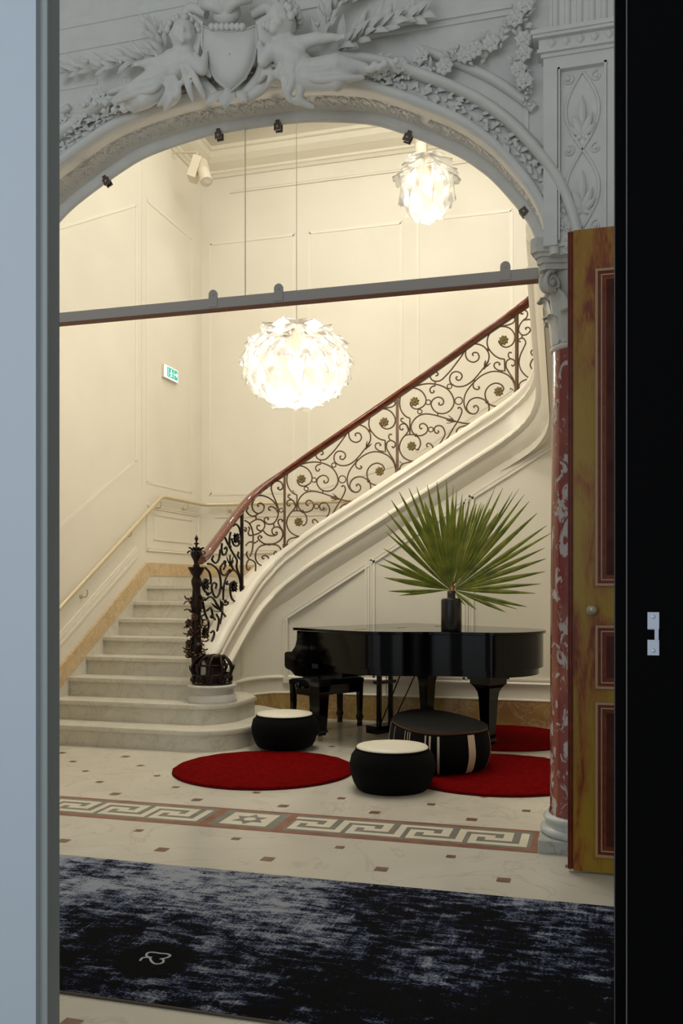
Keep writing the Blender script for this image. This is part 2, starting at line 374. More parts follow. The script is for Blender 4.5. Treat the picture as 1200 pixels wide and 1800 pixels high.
def spline(pts, sub=6, closed=False):
    pts = [Vector(p) for p in pts]; n = len(pts); out = []
    if n < 3: return pts
    rng = range(n if closed else n-1)
    for i in rng:
        p0 = pts[(i-1) % n] if (closed or i > 0) else pts[0]*2-pts[1]; p1 = pts[i]; p2 = pts[(i+1) % n]
        p3 = pts[(i+2) % n] if (closed or i+2 < n) else pts[-1]*2-pts[-2]
        for k in range(sub):
            t = k/sub; out.append(.5*((2*p1)+(p2-p0)*t+(2*p0-5*p1+4*p2-p3)*t*t+(3*p1-p0-3*p2+p3)*t**3))
    if not closed: out.append(pts[-1])
    return out
def lerp_table(tab, x):
    if x <= tab[0][0]: return tab[0][1]
    for (a, b), (c, d) in zip(tab, tab[1:]):
        if x <= c: return b+(d-b)*(x-a)/(c-a)
    return tab[-1][1]

# ================================================================== STRUCTURE
UL, VB, CEIL = -4.84, 10.5, 7.2           # left wall, back wall, stair hall ceiling
VF, VA = 4.78, 5.08                       # arch wall front and back faces
UC = -1.99                                # centre of the arch
# floor with its inlaid insets and the key-pattern border
fl = MB(); fl.box(-6.2, 2.6, -2.2, 10.7, -.1, 0, 0)
def inlay(x0, x1, y0, y1, z, m): fl.add([(x0, y0, z), (x1, y0, z), (x1, y1, z), (x0, y1, z)], [(0, 1, 2, 3)], m)
S = .595
def inset(u, v, a=.030, diag=False):
    if diag: fl.add([(u-a, v, .0012), (u, v-a, .0012), (u+a, v, .0012), (u, v+a, .0012)], [(0, 1, 2, 3)], 1)
    else: inlay(u-a, u+a, v-a, v+a, .0012, 1)
U0, V0, U1, V1 = -2.2132*1.4, 3.8255*1.4, -2.2165*1.4, 3.2825*1.4
for j in range(0, 12):
    for i in range(-8, 14):
        u, v = U0+(i-.5*j)*S, V0+j*S*.5
        if -4.8 < u < 2.3 and v < 8.95 and not (u < -2.8 and v > 6.8): inset(u, v, .025 if j % 2 else .032, j % 3 == 2)
for j in range(0, 16):
    for i in range(-12, 8):
        u, v = U1+(i+.5*j)*S, V1-j*S*.5
        if -5.8 < u < 2.3 and v > -1.5: inset(u, v, .024 if j == 0 else .032)
z = .0016
def border(x0, x1, end_right):
    inlay(x0, x1, 4.775, 5.205, z, 2); inlay(x0, x1-(.04 if end_right else 0), 4.828, 5.168, z+.0004, 3)
border(-3.9, -.30, True)
def key(x, first=False):
    w = .345; y1, y0 = 5.125, 4.862; H = y1-y0
    def r(a, b, c, d): inlay(x+a*w, x+b*w, y1-d*H, y1-c*H, z+.0008, 4)
    if not first: r(0, .127, 0, 1)
    r(0.03 if first else .127, .88, 0, .17); r(.732, .88, .17, .68); r(.457, .732, .49, .68); r(.33, .605, .31, .49); r(.21, .33, .31, 1); r(.33, 1.0, .82, 1)
    return x+w
x = -1.785
for i in range(4): x = key(x, i == 0)
inlay(x, x+.044, 4.862, 5.125, z+.0008, 4)
x = -2.325-.345*4
for i in range(4): x = key(x, i == 0)
inlay(x, x+.044, 4.862, 5.125, z+.0008, 4)
for c in (-2.222, -1.758): inlay(c-.026, c+.026, 4.80, 5.19, z+.0009, 2)
inlay(UC-.145, UC+.145, 4.862, 5.125, z+.0008, 4)
cy = 4.993; R = .112
for k in (0, 1):
    fl.add([(UC+R*cos(pi/2+k*pi+i*2*pi/3), cy+R*sin(pi/2+k*pi+i*2*pi/3), z+.0012+.0001*k) for i in range(3)], [(0, 1, 2)], 3)
fl.add([(UC+.04*cos(i*pi/3), cy+.04*sin(i*pi/3), z+.0018) for i in range(6)], [tuple(range(6))], 4)
obj('floor', fl, ['floor', 'tess_brown', 'tess_red', 'tess_grey', 'tess_white'], org=(0, 0, 0), kind='structure')

obj('ceiling', MB().box(UL-.2, 1.5, VA, VB+.2, CEIL, CEIL+.15), 'wall_cream', kind='structure')
obj('ceiling_entrance', MB().box(-6.2, 2.6, -2.2, VF, 5.6, 5.7), 'plaster', kind='structure')
obj('wall_left', MB().box(UL-.15, UL, VA, VB+.15, 0, CEIL), 'wall_cream', kind='structure')
obj('wall_back', MB().box(UL, 1.5, VB, VB+.15, 0, CEIL), 'wall_cream', kind='structure')
obj('wall_right', MB().box(1.3, 1.45, VA, VB, 0, CEIL), 'wall_cream', kind='structure')
obj('wall_entrance_left', MB().box(-6.2, -6.05, -2.2, VF, 0, 5.6), 'plaster', kind='structure')
obj('wall_entrance_right', MB().box(2.45, 2.6, -2.2, VF, 0, 5.6), 'plaster', kind='structure')

# ---- arch wall
ARC = [(0, 4.21), (.2, 4.207), (.41, 4.19), (.73, 4.13), (.95, 4.04), (1.23, 3.89), (1.38, 3.78), (1.5, 3.66), (1.65, 3.46), (1.72, 3.31), (1.76, 3.16), (1.765, 3.10)]
half = [Vector((du, 0, zz)) for du, zz in spline([(a, b, 0) for a, b in ARC], 5) for du, zz in [(0, 0)]] if False else [Vector((p.x, 0, p.y)) for p in spline([(a, b, 0) for a, b in ARC], 5)]
arch = [Vector((UC-p.x, 0, p.z)) for p in reversed(half)]+[Vector((UC+p.x, 0, p.z)) for p in half[1:]]
def arch_n(i):
    a = arch[max(0, i-1)]; b = arch[min(len(arch)-1, i+1)]; t = (b-a).normalized(); return Vector((-t.z, 0, t.x))
aw = MB(); top = CEIL
rows_f = [[Vector((p.x, VF, p.z)), Vector((p.x, VF, top))] for p in arch]; rows_b = [[Vector((p.x, VA, p.z)), Vector((p.x, VA, top))] for p in arch]
aw.sheet(rows_f, 0, False); aw.sheet(rows_b, 1, False)
aw.sheet([[Vector((p.x, VF, p.z)), Vector((p.x, VA, p.z))] for p in arch], 0, True)
aw.box(-6.2, arch[0].x, VF, VA, 3.1, top, 0); aw.box(arch[-1].x, 2.6, VF, VA, 3.1, top, 0)
aw.box(-6.2, -3.98, VF+.02, VA, 0, 3.1, 0); aw.box(.02, 2.6, VF+.24, VF+.42, 0, 3.1, 0)
obj('wall_arch', aw, ['plaster', 'wall_cream'], org=(UC, VF, 0), kind='structure')

def arch_sweep(mb, prof, i0=0, i1=None, mat=0, smooth=True):
    i1 = i1 or len(arch)-1
    fr = [(Vector((arch[i].x, VF, arch[i].z)), arch_n(i), Vector((0, -1, 0))) for i in range(i0, i1+1)]
    return mb.sweep(fr, prof, mat, smooth=smooth)
tr = MB()
arch_sweep(tr, [(-.012, -.06), (-.012, .035), (.0, .055), (.02, .06), (.035, .05), (.04, .02), (.04, -.02)])
arch_sweep(tr, [(.04, -.01), (.04, .028), (.115, .028), (.115, -.01)])
arch_sweep(tr, [(.112, -.01), (.112, .07), (.122, .095), (.142, .10), (.158, .085), (.165, .05), (.18, .03), (.18, -.01)])
n_a = len(arch); mid = n_a//2
arch_sweep(tr, [(.25, -.01), (.25, .03), (.262, .045), (.285, .045), (.30, .02), (.30, -.01)], mid+20, max(i for i in range(mid, n_a-1) if arch[i].x+.3*arch_n(i).x < -.27))
arch_sweep(tr, [(.25, -.01), (.25, .03), (.262, .045), (.285, .045), (.30, .02), (.30, -.01)], 8, mid-20)
# rim on the room side of the soffit
arch_sweep(tr, [(-.048, -.30), (-.055, -.285), (-.048, -.268), (-.02, -.255), (.02, -.25), (.02, -.31), (-.03, -.31)])
archivolt = obj('trim_1', tr, 'plaster', org=(UC, VF, 3.1), kind='structure')
lf = MB(); rnd = random.Random(3)
acc = 0; step_l = .042
for i in range(1, n_a-1):
    acc += (arch[i]-arch[i-1]).length
    while acc > step_l:
        acc -= step_l; nn = arch_n(i); t = Vector((nn.z, 0, -nn.x)); p = Vector((arch[i].x, VF-.028, arch[i].z))
        for q in (.055, .078, .1):
            d = (t*rnd.uniform(.4, 1)*(1 if arch[i].x > UC else -1)+nn*rnd.uniform(-.8, .8)+Vector((0, -.28, 0)))
            lf.leaf(p+nn*q+t*rnd.uniform(-.015, .015), d, Vector((0, -1, 0)), rnd.uniform(.045, .065), rnd.uniform(.02, .03), 0, .25, 3)
        if rnd.random() < .5: lf.ball(p+nn*rnd.uniform(.06, .1)+Vector((0, -.012, 0)), .011, n=6)
tag(obj('leaf_carving', lf, 'plaster', parent=archivolt), kind='stuff')
sf = MB(); acc = 0; k = 0
for i in range(2, n_a-2):
    acc += (arch[i]-arch[i-1]).length
    while acc > .075:
        acc -= .075; k += 1; nn = arch_n(i); t = Vector((nn.z, 0, -nn.x)); c = Vector((arch[i].x, VF+.14, arch[i].z))
        if k % 3 == 0:
            for j in range(6):
                a = j*pi/3; sf.leaf(c, t*cos(a)+Vector((0, sin(a), 0))-nn*.08, -nn, .045, .026, 0, .08, 3)
            sf.ball(c, .011, n=6)
        else:
            for sg in (-1, 1):
                pts = [c+t*(a*.05)+Vector((0, sg*(.05-.02*a*a*6), 0))for a in (-1, -.5, 0, .5, 1)]
                sf.tube(pts, .0065, 5); sf.leaf(c+Vector((0, sg*.02, 0)), t*sg+Vector((0, sg*.7, 0))-nn*.05, -nn, .045, .02, 0, .08, 3)
tag(obj('soffit_carving', sf, 'plaster', parent=archivolt), kind='stuff')

# horizontal and triangular panel mouldings above the arch
pm = MB()
def strip_v(pts, v, w=.03, d=.012):
    pts = [Vector(p) for p in pts]
    for a, b in zip(pts, pts[1:]):
        t = (b-a).normalized(); nz = Vector((-t.z, 0, t.x))
        pm.obox((a+b)/2+Vector((0, -d/2, 0)), t, nz, (b-a).length/2+w*.5, w/2, d/2, az=Vector((0, 1, 0)))
for zz, w in ((4.80, .05), (4.65, .045)): strip_v([(-4.6, VF, zz), (-2.25, VF, zz)], VF, w, .008)
strip_v([(-4.6, VF, 4.42), (-2.9, VF, 4.42)], VF, .03, .007)
for zz, w in ((4.80, .03), (4.70, .018), (4.64, .035)): strip_v([(-1.6, VF, zz), (-.33, VF, zz)], VF, w)
for zz, w in ((4.44, .02), (4.40, .012)): strip_v([(-1.25, VF, zz), (-.44, VF, zz)], VF, w)
strip_v([(-.355, VF, 3.78), (-.355, VF, 4.44)], VF, .022)
obj('trim_2', pm, 'plaster', org=(UC, VF, 4.4), kind='structure')

# impost blocks on the capitals
for sg, uc in ((1, -.075), (-1, -3.905)):
    im = MB(); w = .19
    im.box(uc-w, uc+w, VF, VA+.1, 3.2, 3.235); im.box(uc-w+.02, uc+w-.02, VF+.02, VA+.08, 3.235, 3.32)
    obj('trim_3', im, 'plaster', kind='structure')

# ---- pilaster at the right
pt = thing('pilaster', 'white plaster pilaster with scrolling leaf panel above the wooden door', 'pilaster', (.15, VF, 3.14))
pb = MB(); pb.box(-.265, .62, 4.74, VF, 3.14, 4.10); pb.box(-.18, .50, 4.735, 4.74, 3.14, 4.04)
for a, b, c, d in ((-.265, -.195, 3.14, 4.10), (.048, .62, 3.14, 4.10), (-.195, .048, 4.045, 4.10)): pb.box(a, b, 4.712, 4.74, c, d)
obj('shaft', pb, 'plaster', parent=pt)
bd = MB()
for a, b, c, d in ((-.19, -.182, 3.16, 4.04), (.034, .046, 3.16, 4.04), (-.19, .046, 4.03, 4.042)): bd.box(a, b, 4.70, 4.74, c, d)
obj('panel_bead', bd, 'plaster', parent=pt)
cp = MB()
for a, z0, z1 in ((.012, 4.10, 4.118), (.03, 4.118, 4.135), (.022, 4.135, 4.185), (.05, 4.185, 4.20), (.06, 4.20, 4.222)): cp.box(-.265-a, .62, 4.712-a, VF, z0, z1)
for i in range(9): cp.leaf((-.22+i*.07, 4.688, 4.14), (0, -.2, 1), (0, -1, 0), .04, .035, 0, .15, 3)
obj('cap_moulding', cp, 'plaster', parent=pt)
fu = MB(); fu.box(-.235, .62, 4.74, VF, 4.222, 5.2)
for i in range(11): fu.tube([(-.205+i*.06, 4.74, 4.24), (-.205+i*.06, 4.74, 5.15)], .017, 8)
obj('fluted_shaft', fu, 'plaster', parent=pt)
sr = MB(); c0 = -.072; cy = 4.732
# two crossing stems form ovals; a leaf spray in each oval, small volutes at the crossings
A = .082
for sg in (1, -1):
    pts = [(c0+sg*A*sin(pi*(zz-3.62)/.40), cy, zz) for zz in [3.22+.0198*k for k in range(41)]]
    sr.tube(pts, .0085, 6)
for zc in (3.44, 3.82):
    base = Vector((c0, cy, zc-.13))
    for a, L in ((0, .17), (.45, .12), (-.45, .12), (.95, .085), (-.95, .085)):
        sr.leaf(base+Vector((0, 0, .03 if a == 0 else 0)), (sin(a), -.1, cos(a)), (0, -1, 0), L, .034, 0, .12, 4)
    for a in (1.5, -1.5): sr.leaf(base+Vector((0, 0, -.0)), (sin(a), -.1, -.5), (0, -1, 0), .05, .025, 0, .1, 3)
for (dx, zz, sg) in ((-.066, 3.62, 1), (.066, 3.62, -1), (-.07, 3.985, 1), (.07, 3.985, -1), (.066, 3.225, -1), (-.066, 3.225, 1)):
    sp = [(c0+dx+sg*(.004+.026*t)*cos(t*8), cy, zz+(.004+.026*t)*sin(t*8)) for t in [k/16 for k in range(17)]]
    sr.tube(sp, .006, 5); sr.ball((c0+dx, cy, zz), .010, n=6)
obj('scroll_relief', sr, 'plaster', parent=pt)

# ---- relief sculpture over the arch
def spray(mb, spine, n, L, w, rnd, sx=1, droop=.0):
    pts = spline(spine, 8)
    mb.tube(pts, [.011*(1-.6*i/len(pts)) for i in range(len(pts))], 6)
    for i in range(n):
        f = (i+.5)/n; k = min(len(pts)-2, int(f*(len(pts)-1))); p = pts[k]; t = (pts[k+1]-pts[k]).normalized()
        for sg in (-1, 1, 0):
            up = Vector((-t.z, 0, t.x))
            d = t*rnd.uniform(.6, 1)+up*sg*rnd.uniform(.5, 1.0)+Vector((0, -rnd.uniform(.2, .7), 0))
            mb.leaf(p, d, Vector((0, -1, 0)), L*rnd.uniform(.75, 1.15)*(1-.25*f), w*rnd.uniform(.8, 1.1), 0, rnd.uniform(.05, .3), 4)
        if i % 3 == 1: mb.ball(p+Vector((rnd.uniform(-.03, .03), -.04, rnd.uniform(-.03, .03))), .013, n=8)
vr = 4.72
t = thing('laurel_branch', 'white plaster laurel branch spreading right of the shield above the arch', 'plaster relief', on_v(640, 70, vr), 'laurel branches above the arch')
m = MB(); rnd = random.Random(5)
spray(m, [on_v(590, 90, vr), on_v(640, 62, vr-.03), on_v(690, 42, vr-.03), on_v(755, 22, vr)], 10, .17, .05, rnd)
spray(m, [on_v(560, 80, vr), on_v(575, 40, vr-.03), on_v(600, 5, vr-.03), on_v(640, -15, vr)], 7, .14, .045, rnd)
obj('foliage', m, 'plaster', parent=t)
t = thing('laurel_branch', 'white plaster laurel branch spreading left of the shield towards the door frame', 'plaster relief', on_v(200, 120, vr), 'laurel branches above the arch')
m = MB(); spray(m, [on_v(300, 95, vr), on_v(240, 105, vr-.03), on_v(180, 118, vr-.02), on_v(100, 128, vr)], 10, .14, .042, rnd)
spray(m, [on_v(290, 90, vr), on_v(280, 65, vr-.03), on_v(262, 45, vr-.02)], 4, .12, .04, rnd)
obj('foliage', m, 'plaster', parent=t)
def blossom(mb, c, r, rnd):
    for ring, (k, rr, el) in enumerate(((7, 1, .35), (5, .65, .8), (3, .35, 1.3))):
        for j in range(k):
            a = j*2*pi/k+ring*.4+rnd.random()*.3; d = Vector((cos(a), -el, sin(a)))
            mb.leaf(Vector(c)+Vector((0, -.01*ring, 0)), d, Vector((0, -1, 0)), r*rr, r*.75*rr+.008, 0, .35, 3)
    mb.ball(Vector(c)+Vector((0, -.03, 0)), r*.25, n=7)
def garland(mb, spine, rnd, R0=.045, big=5, wid=.05, step=.04):
    pts = spline(spine, 10); acc = 0; cnt = 0
    for i in range(1, len(pts)):
        acc += (pts[i]-pts[i-1]).length
        while acc > step:
            acc -= step; cnt += 1; f = i/len(pts); w = wid*(.6+.6*sin(pi*min(1, f+.15)))
            p = pts[i]+Vector((rnd.uniform(-w, w)*.6, -.01, rnd.uniform(-w, w)))
            if cnt % big == 0: blossom(mb, p+Vector((0, -.025, 0)), R0*1.25, rnd)
            elif cnt % 3 == 0:
                for _ in range(4): mb.ball(p+Vector((rnd.uniform(-.02, .02), -rnd.uniform(.01, .035), rnd.uniform(-.02, .02))), rnd.uniform(.009, .015), n=6)
            for _ in range(3):
                a = rnd.uniform(0, 2*pi); mb.leaf(p, (cos(a), -.5, sin(a)), (0, -1, 0), R0*rnd.uniform(.9, 1.6), R0*.6, 0, .25, 3)
vg = 4.75
t = thing('flower_garland', 'white plaster flower garland hanging in the right corner above the arch', 'plaster relief', on_v(850, 100, vg), 'flower garlands above the arch')
m = MB(); rnd = random.Random(11)
garland(m, [on_v(640, 118, vg), on_v(700, 128, vg), on_v(760, 122, vg), on_v(820, 102, vg), on_v(870, 72, vg), on_v(915, 38, vg), on_v(930, 5, vg)], rnd, .045, 4, .055, .026)
obj('swag', m, 'plaster', parent=t)
m = MB(); garland(m, [on_v(925, 50, vg), on_v(915, 90, vg), on_v(915, 120, vg), on_v(922, 150, vg)], rnd, .042, 3, .05, .024)
garland(m, [on_v(922, 150, vg), on_v(927, 170, vg), on_v(929, 188, vg)], rnd, .022, 6, .018, .02)
obj('pendant_drop', m, 'plaster', parent=t)
t = thing('flower_garland', 'white plaster flower garland following the left curve of the arch', 'plaster relief', on_v(160, 210, vg), 'flower garlands above the arch')
m = MB(); garland(m, [on_v(70, 262, vg), on_v(120, 222, vg), on_v(170, 198, vg), on_v(220, 178, vg), on_v(260, 160, vg), on_v(320, 150, vg)], rnd, .045, 4, .05, .024)
obj('swag', m, 'plaster', parent=t)

# shield with crest and scrolled frame
t = thing('shield_cartouche', 'white plaster shield with plumed crest at the crown of the arch', 'plaster relief', on_v(402, 150, 4.7))
def P4(x, y, v): return on_v(x, y, v)
m = MB()
ol = [(352, 42), (372, 50), (402, 53), (430, 50), (452, 42), (455, 75), (448, 110), (432, 140), (405, 165), (378, 142), (362, 112), (352, 78)]
cen = P4(403, 95, 4.50); prev = None; rows = []
for k, (sc_, v) in enumerate(((1.0, 4.64), (1.0, 4.60), (.93, 4.585), (.90, 4.60), (.86, 4.585), (.5, 4.565), (.02, 4.56))):
    rows.append([P4(403+(x-403)*sc_, 95+(y-95)*sc_, v) for x, y in ol])
m.sheet(rows, 0, True, True); obj('shield', m, 'plaster', parent=t)
m = MB()
for sg in (-1, 1):
    for (sx_, pts) in ((1, [(40, 25), (68, 15), (78, 40), (74, 80), (60, 115), (50, 140), (20, 172)]), (1, [(30, 175), (62, 150), (75, 120), (68, 100)])):
        q = spline([P4(403+sg*a, b, 4.66) for a, b in pts], 5); m.tube(q, [.035*(1-.4*abs(i/len(q)-.5)) for i in range(len(q))], 8)
    m.extrude([P4(403+sg*a, b, 4.60) for a, b in ((46, 38), (70, 22), (82, 36), (72, 100), (56, 100))], (0, .05, 0))
m.leaf(P4(402, 150, 4.63), (0, -.3, -1), (0, -1, 0), .16, .10, 0, .1, 4)
for sg in (-1, 1): m.leaf(P4(402+sg*12, 160, 4.63), (sg*.8, -.3, -.8), (0, -1, 0), .12, .06, 0, .1, 4)
obj('scroll_frame', m, 'plaster', parent=t)
m = MB()
m.ball(P4(398, 22, 4.60), .085, .06, .07)
for i, a in enumerate((-60, -35, -10, 15, 40, 65)):
    ra = radians(a); q = spline([P4(398, 26, 4.58)+Vector((sin(ra)*r_, -.05*sin(pi*r_/.16), cos(ra)*r_*.9)) for r_ in (0, .05, .1, .14, .16)], 4)
    m.tube(q, [.02+.012*sin(pi*j/len(q)) for j in range(len(q))], 7)
for i in range(7): m.ball(P4(372+i*9, 47, 4.58), .02, n=8)
obj('crest', m, 'plaster', parent=t)

# cherub figures: blended bodies
def capsule(mb, a, b, r0, r1, k=6):
    a, b = Vector(a), Vector(b)
    for i in range(k+1): f = i/k; r = r0+(r1-r0)*f; mb.ball(a.lerp(b, f), r, n=10)
def remesh(o, vox=.009, it=4):
    md = o.modifiers.new('blend', 'REMESH'); md.mode = 'VOXEL'; md.voxel_size = vox; md.use_smooth_shade = True
    sm = o.modifiers.new('soften', 'SMOOTH'); sm.iterations = it; sm.factor = .5
def hand(mb, w, d, side, L=.05):
    """palm and five short curled fingers"""
    d = Vector(d).normalized(); sd = Vector((0, 1, 0)).cross(d).normalized()*side; mb.ball(w+d*.02, .019, .011, .021)
    for j, (o_, ln) in enumerate(((-.013, .026), (-.0045, .031), (.0045, .029), (.013, .023))):
        b = w+d*.034+sd*o_; capsule(mb, b, b+d*ln*.6+Vector((0, -.004, 0)), .006, .0055, 2); capsule(mb, b+d*ln*.6, b+d*ln+Vector((0, .006, 0)), .0055, .0045, 2)
    b = w+d*.012-sd*.016; capsule(mb, b, b+d*.018-sd*.012, .0065, .005, 3)
def cherub(label, head, chest, hip, arms, legs, face, hs=.085, group=None):
    """all joints are world points; arms/legs: (root, mid, end)"""
    t = thing('cherub_relief', label, 'plaster relief', hip, group)
    b = MB(); head, chest, hip = map(Vector, (head, chest, hip)); fw = Vector(face).normalized()
    capsule(b, chest, hip, .085, .08, 6); b.ball(chest.lerp(hip, .55)+Vector((0, -.03, 0)), .07)
    b.ball(chest+Vector((-.05, -.02, .02)), .05); b.ball(chest+Vector((.05, -.02, .02)), .05)
    capsule(b, chest, head, .045, .04, 3)
    up = (head-chest).normalized(); up = (up-fw*up.dot(fw)).normalized(); sd = fw.cross(up)
    b.ball(head, hs*.80, hs*.92, hs, ax=sd, ay=fw); b.ball(head+fw*hs*.25-up*hs*.35, hs*.6, hs*.6, hs*.5, ax=sd, ay=fw)
    b.ball(head+fw*hs*.92-up*hs*.12, hs*.12, hs*.16, hs*.16, ax=sd, ay=fw)
    for s_ in (-1, 1):
        b.ball(head+fw*hs*.62-up*hs*.32+sd*s_*hs*.35, hs*.27); b.ball(head+sd*s_*hs*.80-up*hs*.1, hs*.10, hs*.16, hs*.22, ax=sd, ay=fw)
        b.ball(head+fw*hs*.80+up*hs*.14+sd*s_*hs*.32, hs*.17, hs*.10, hs*.06, ax=sd, ay=fw)
    b.ball(head+fw*hs*.86-up*hs*.42, hs*.18, hs*.10, hs*.06, ax=sd, ay=fw); b.ball(head+fw*hs*.72-up*hs*.66, hs*.2)
    for (r, m_, e), s_ in zip(arms, (1, -1)):
        capsule(b, chest.lerp(Vector(r), .3), r, .05, .045, 3); capsule(b, r, m_, .042, .034); capsule(b, m_, e, .034, .022); hand(b, Vector(e), Vector(e)-Vector(m_), s_)
    for r, m_, e in legs:
        capsule(b, r, m_, .072, .05); capsule(b, m_, e, .05, .03); d = (Vector(e)-Vector(m_)).normalized()
        capsule(b, e, Vector(e)+Vector((d.x*.2, -.05, -.02)), .028, .02, 3)
    o = obj('body', b, 'plaster', parent=t); remesh(o)
    h = MB(); rn = random.Random(int(hip.x*100))
    for k in range(46):
        a, e_ = rn.uniform(0, 2*pi), rn.uniform(-.1, 1.45); d = (sd*cos(a)*cos(e_)+fw*sin(a)*cos(e_)+up*sin(e_))
        if d.dot(fw) > .55 and e_ < .8: continue
        h.ball(head+Vector((d.x*hs, d.y*hs, d.z*hs)), hs*rn.uniform(.16, .24), n=7)
    obj('hair', h, 'plaster', parent=t)
    return t
g = 'cherubs supporting the shield'
c1 = cherub('white plaster cherub right of the shield, arm stretched out to the right', P4(495, 38, 4.56), P4(500, 92, 4.60), P4(540, 130, 4.64),
       ((P4(478, 88, 4.56), P4(462, 108, 4.54), P4(458, 86, 4.56)), (P4(520, 78, 4.58), P4(555, 68, 4.55), P4(588, 66, 4.56))),
       ((P4(545, 128, 4.60), P4(590, 112, 4.56), P4(640, 120, 4.62)), (P4(540, 138, 4.60), P4(590, 145, 4.58), P4(625, 128, 4.64))), (-.45, -1, -.15), .10, g)
c2 = cherub('white plaster cherub left of the shield, leaning towards it', P4(322, 62, 4.58), P4(318, 110, 4.62), P4(275, 145, 4.66),
       ((P4(335, 105, 4.58), P4(355, 122, 4.55), P4(360, 100, 4.57)), (P4(300, 105, 4.60), P4(275, 110, 4.57), P4(250, 112, 4.58))),
       ((P4(272, 142, 4.62), P4(235, 160, 4.60), P4(205, 178, 4.66)), (P4(278, 152, 4.62), P4(255, 175, 4.60), P4(235, 190, 4.68))), (.5, -1, -.1), .09, g)
dr = MB()
def drape(mb, pts, r, n=5, spread=.03, rnd=random.Random(2)):
    for k in range(n):
        o_ = Vector((rnd.uniform(-spread, spread), rnd.uniform(-.02, .01), rnd.uniform(-spread, spread))); q = spline([Vector(p)+o_*(1+i*.4) for i, p in enumerate(pts)], 5)
        mb.tube(q, [r*(.5+.6*sin(pi*(i+.5)/len(q))) for i in range(len(q))], 7)
drape(dr, [P4(500, 100, 4.58), P4(510, 125, 4.57), P4(500, 150, 4.6), P4(520, 160, 4.64)], .022, 6, .05)
drape(dr, [P4(530, 120, 4.58), P4(560, 128, 4.56), P4(600, 122, 4.58), P4(640, 118, 4.64)], .022, 5, .035)
drape(dr, [P4(470, 110, 4.6), P4(478, 135, 4.58), P4(470, 155, 4.62)], .018, 6, .05)
o = obj('drapery', dr, 'plaster', parent=c1); remesh(o, .009, 2)
dr = MB()
drape(dr, [P4(330, 110, 4.58), P4(338, 135, 4.57), P4(350, 160, 4.62)], .02, 6, .05)
drape(dr, [P4(290, 130, 4.6), P4(270, 150, 4.57), P4(235, 158, 4.6), P4(205, 170, 4.66)], .022, 5, .035)
drape(dr, [P4(305, 120, 4.6), P4(312, 150, 4.58), P4(300, 170, 4.64)], .018, 5, .05)
o = obj('drapery', dr, 'plaster', parent=c2); remesh(o, .009, 2)

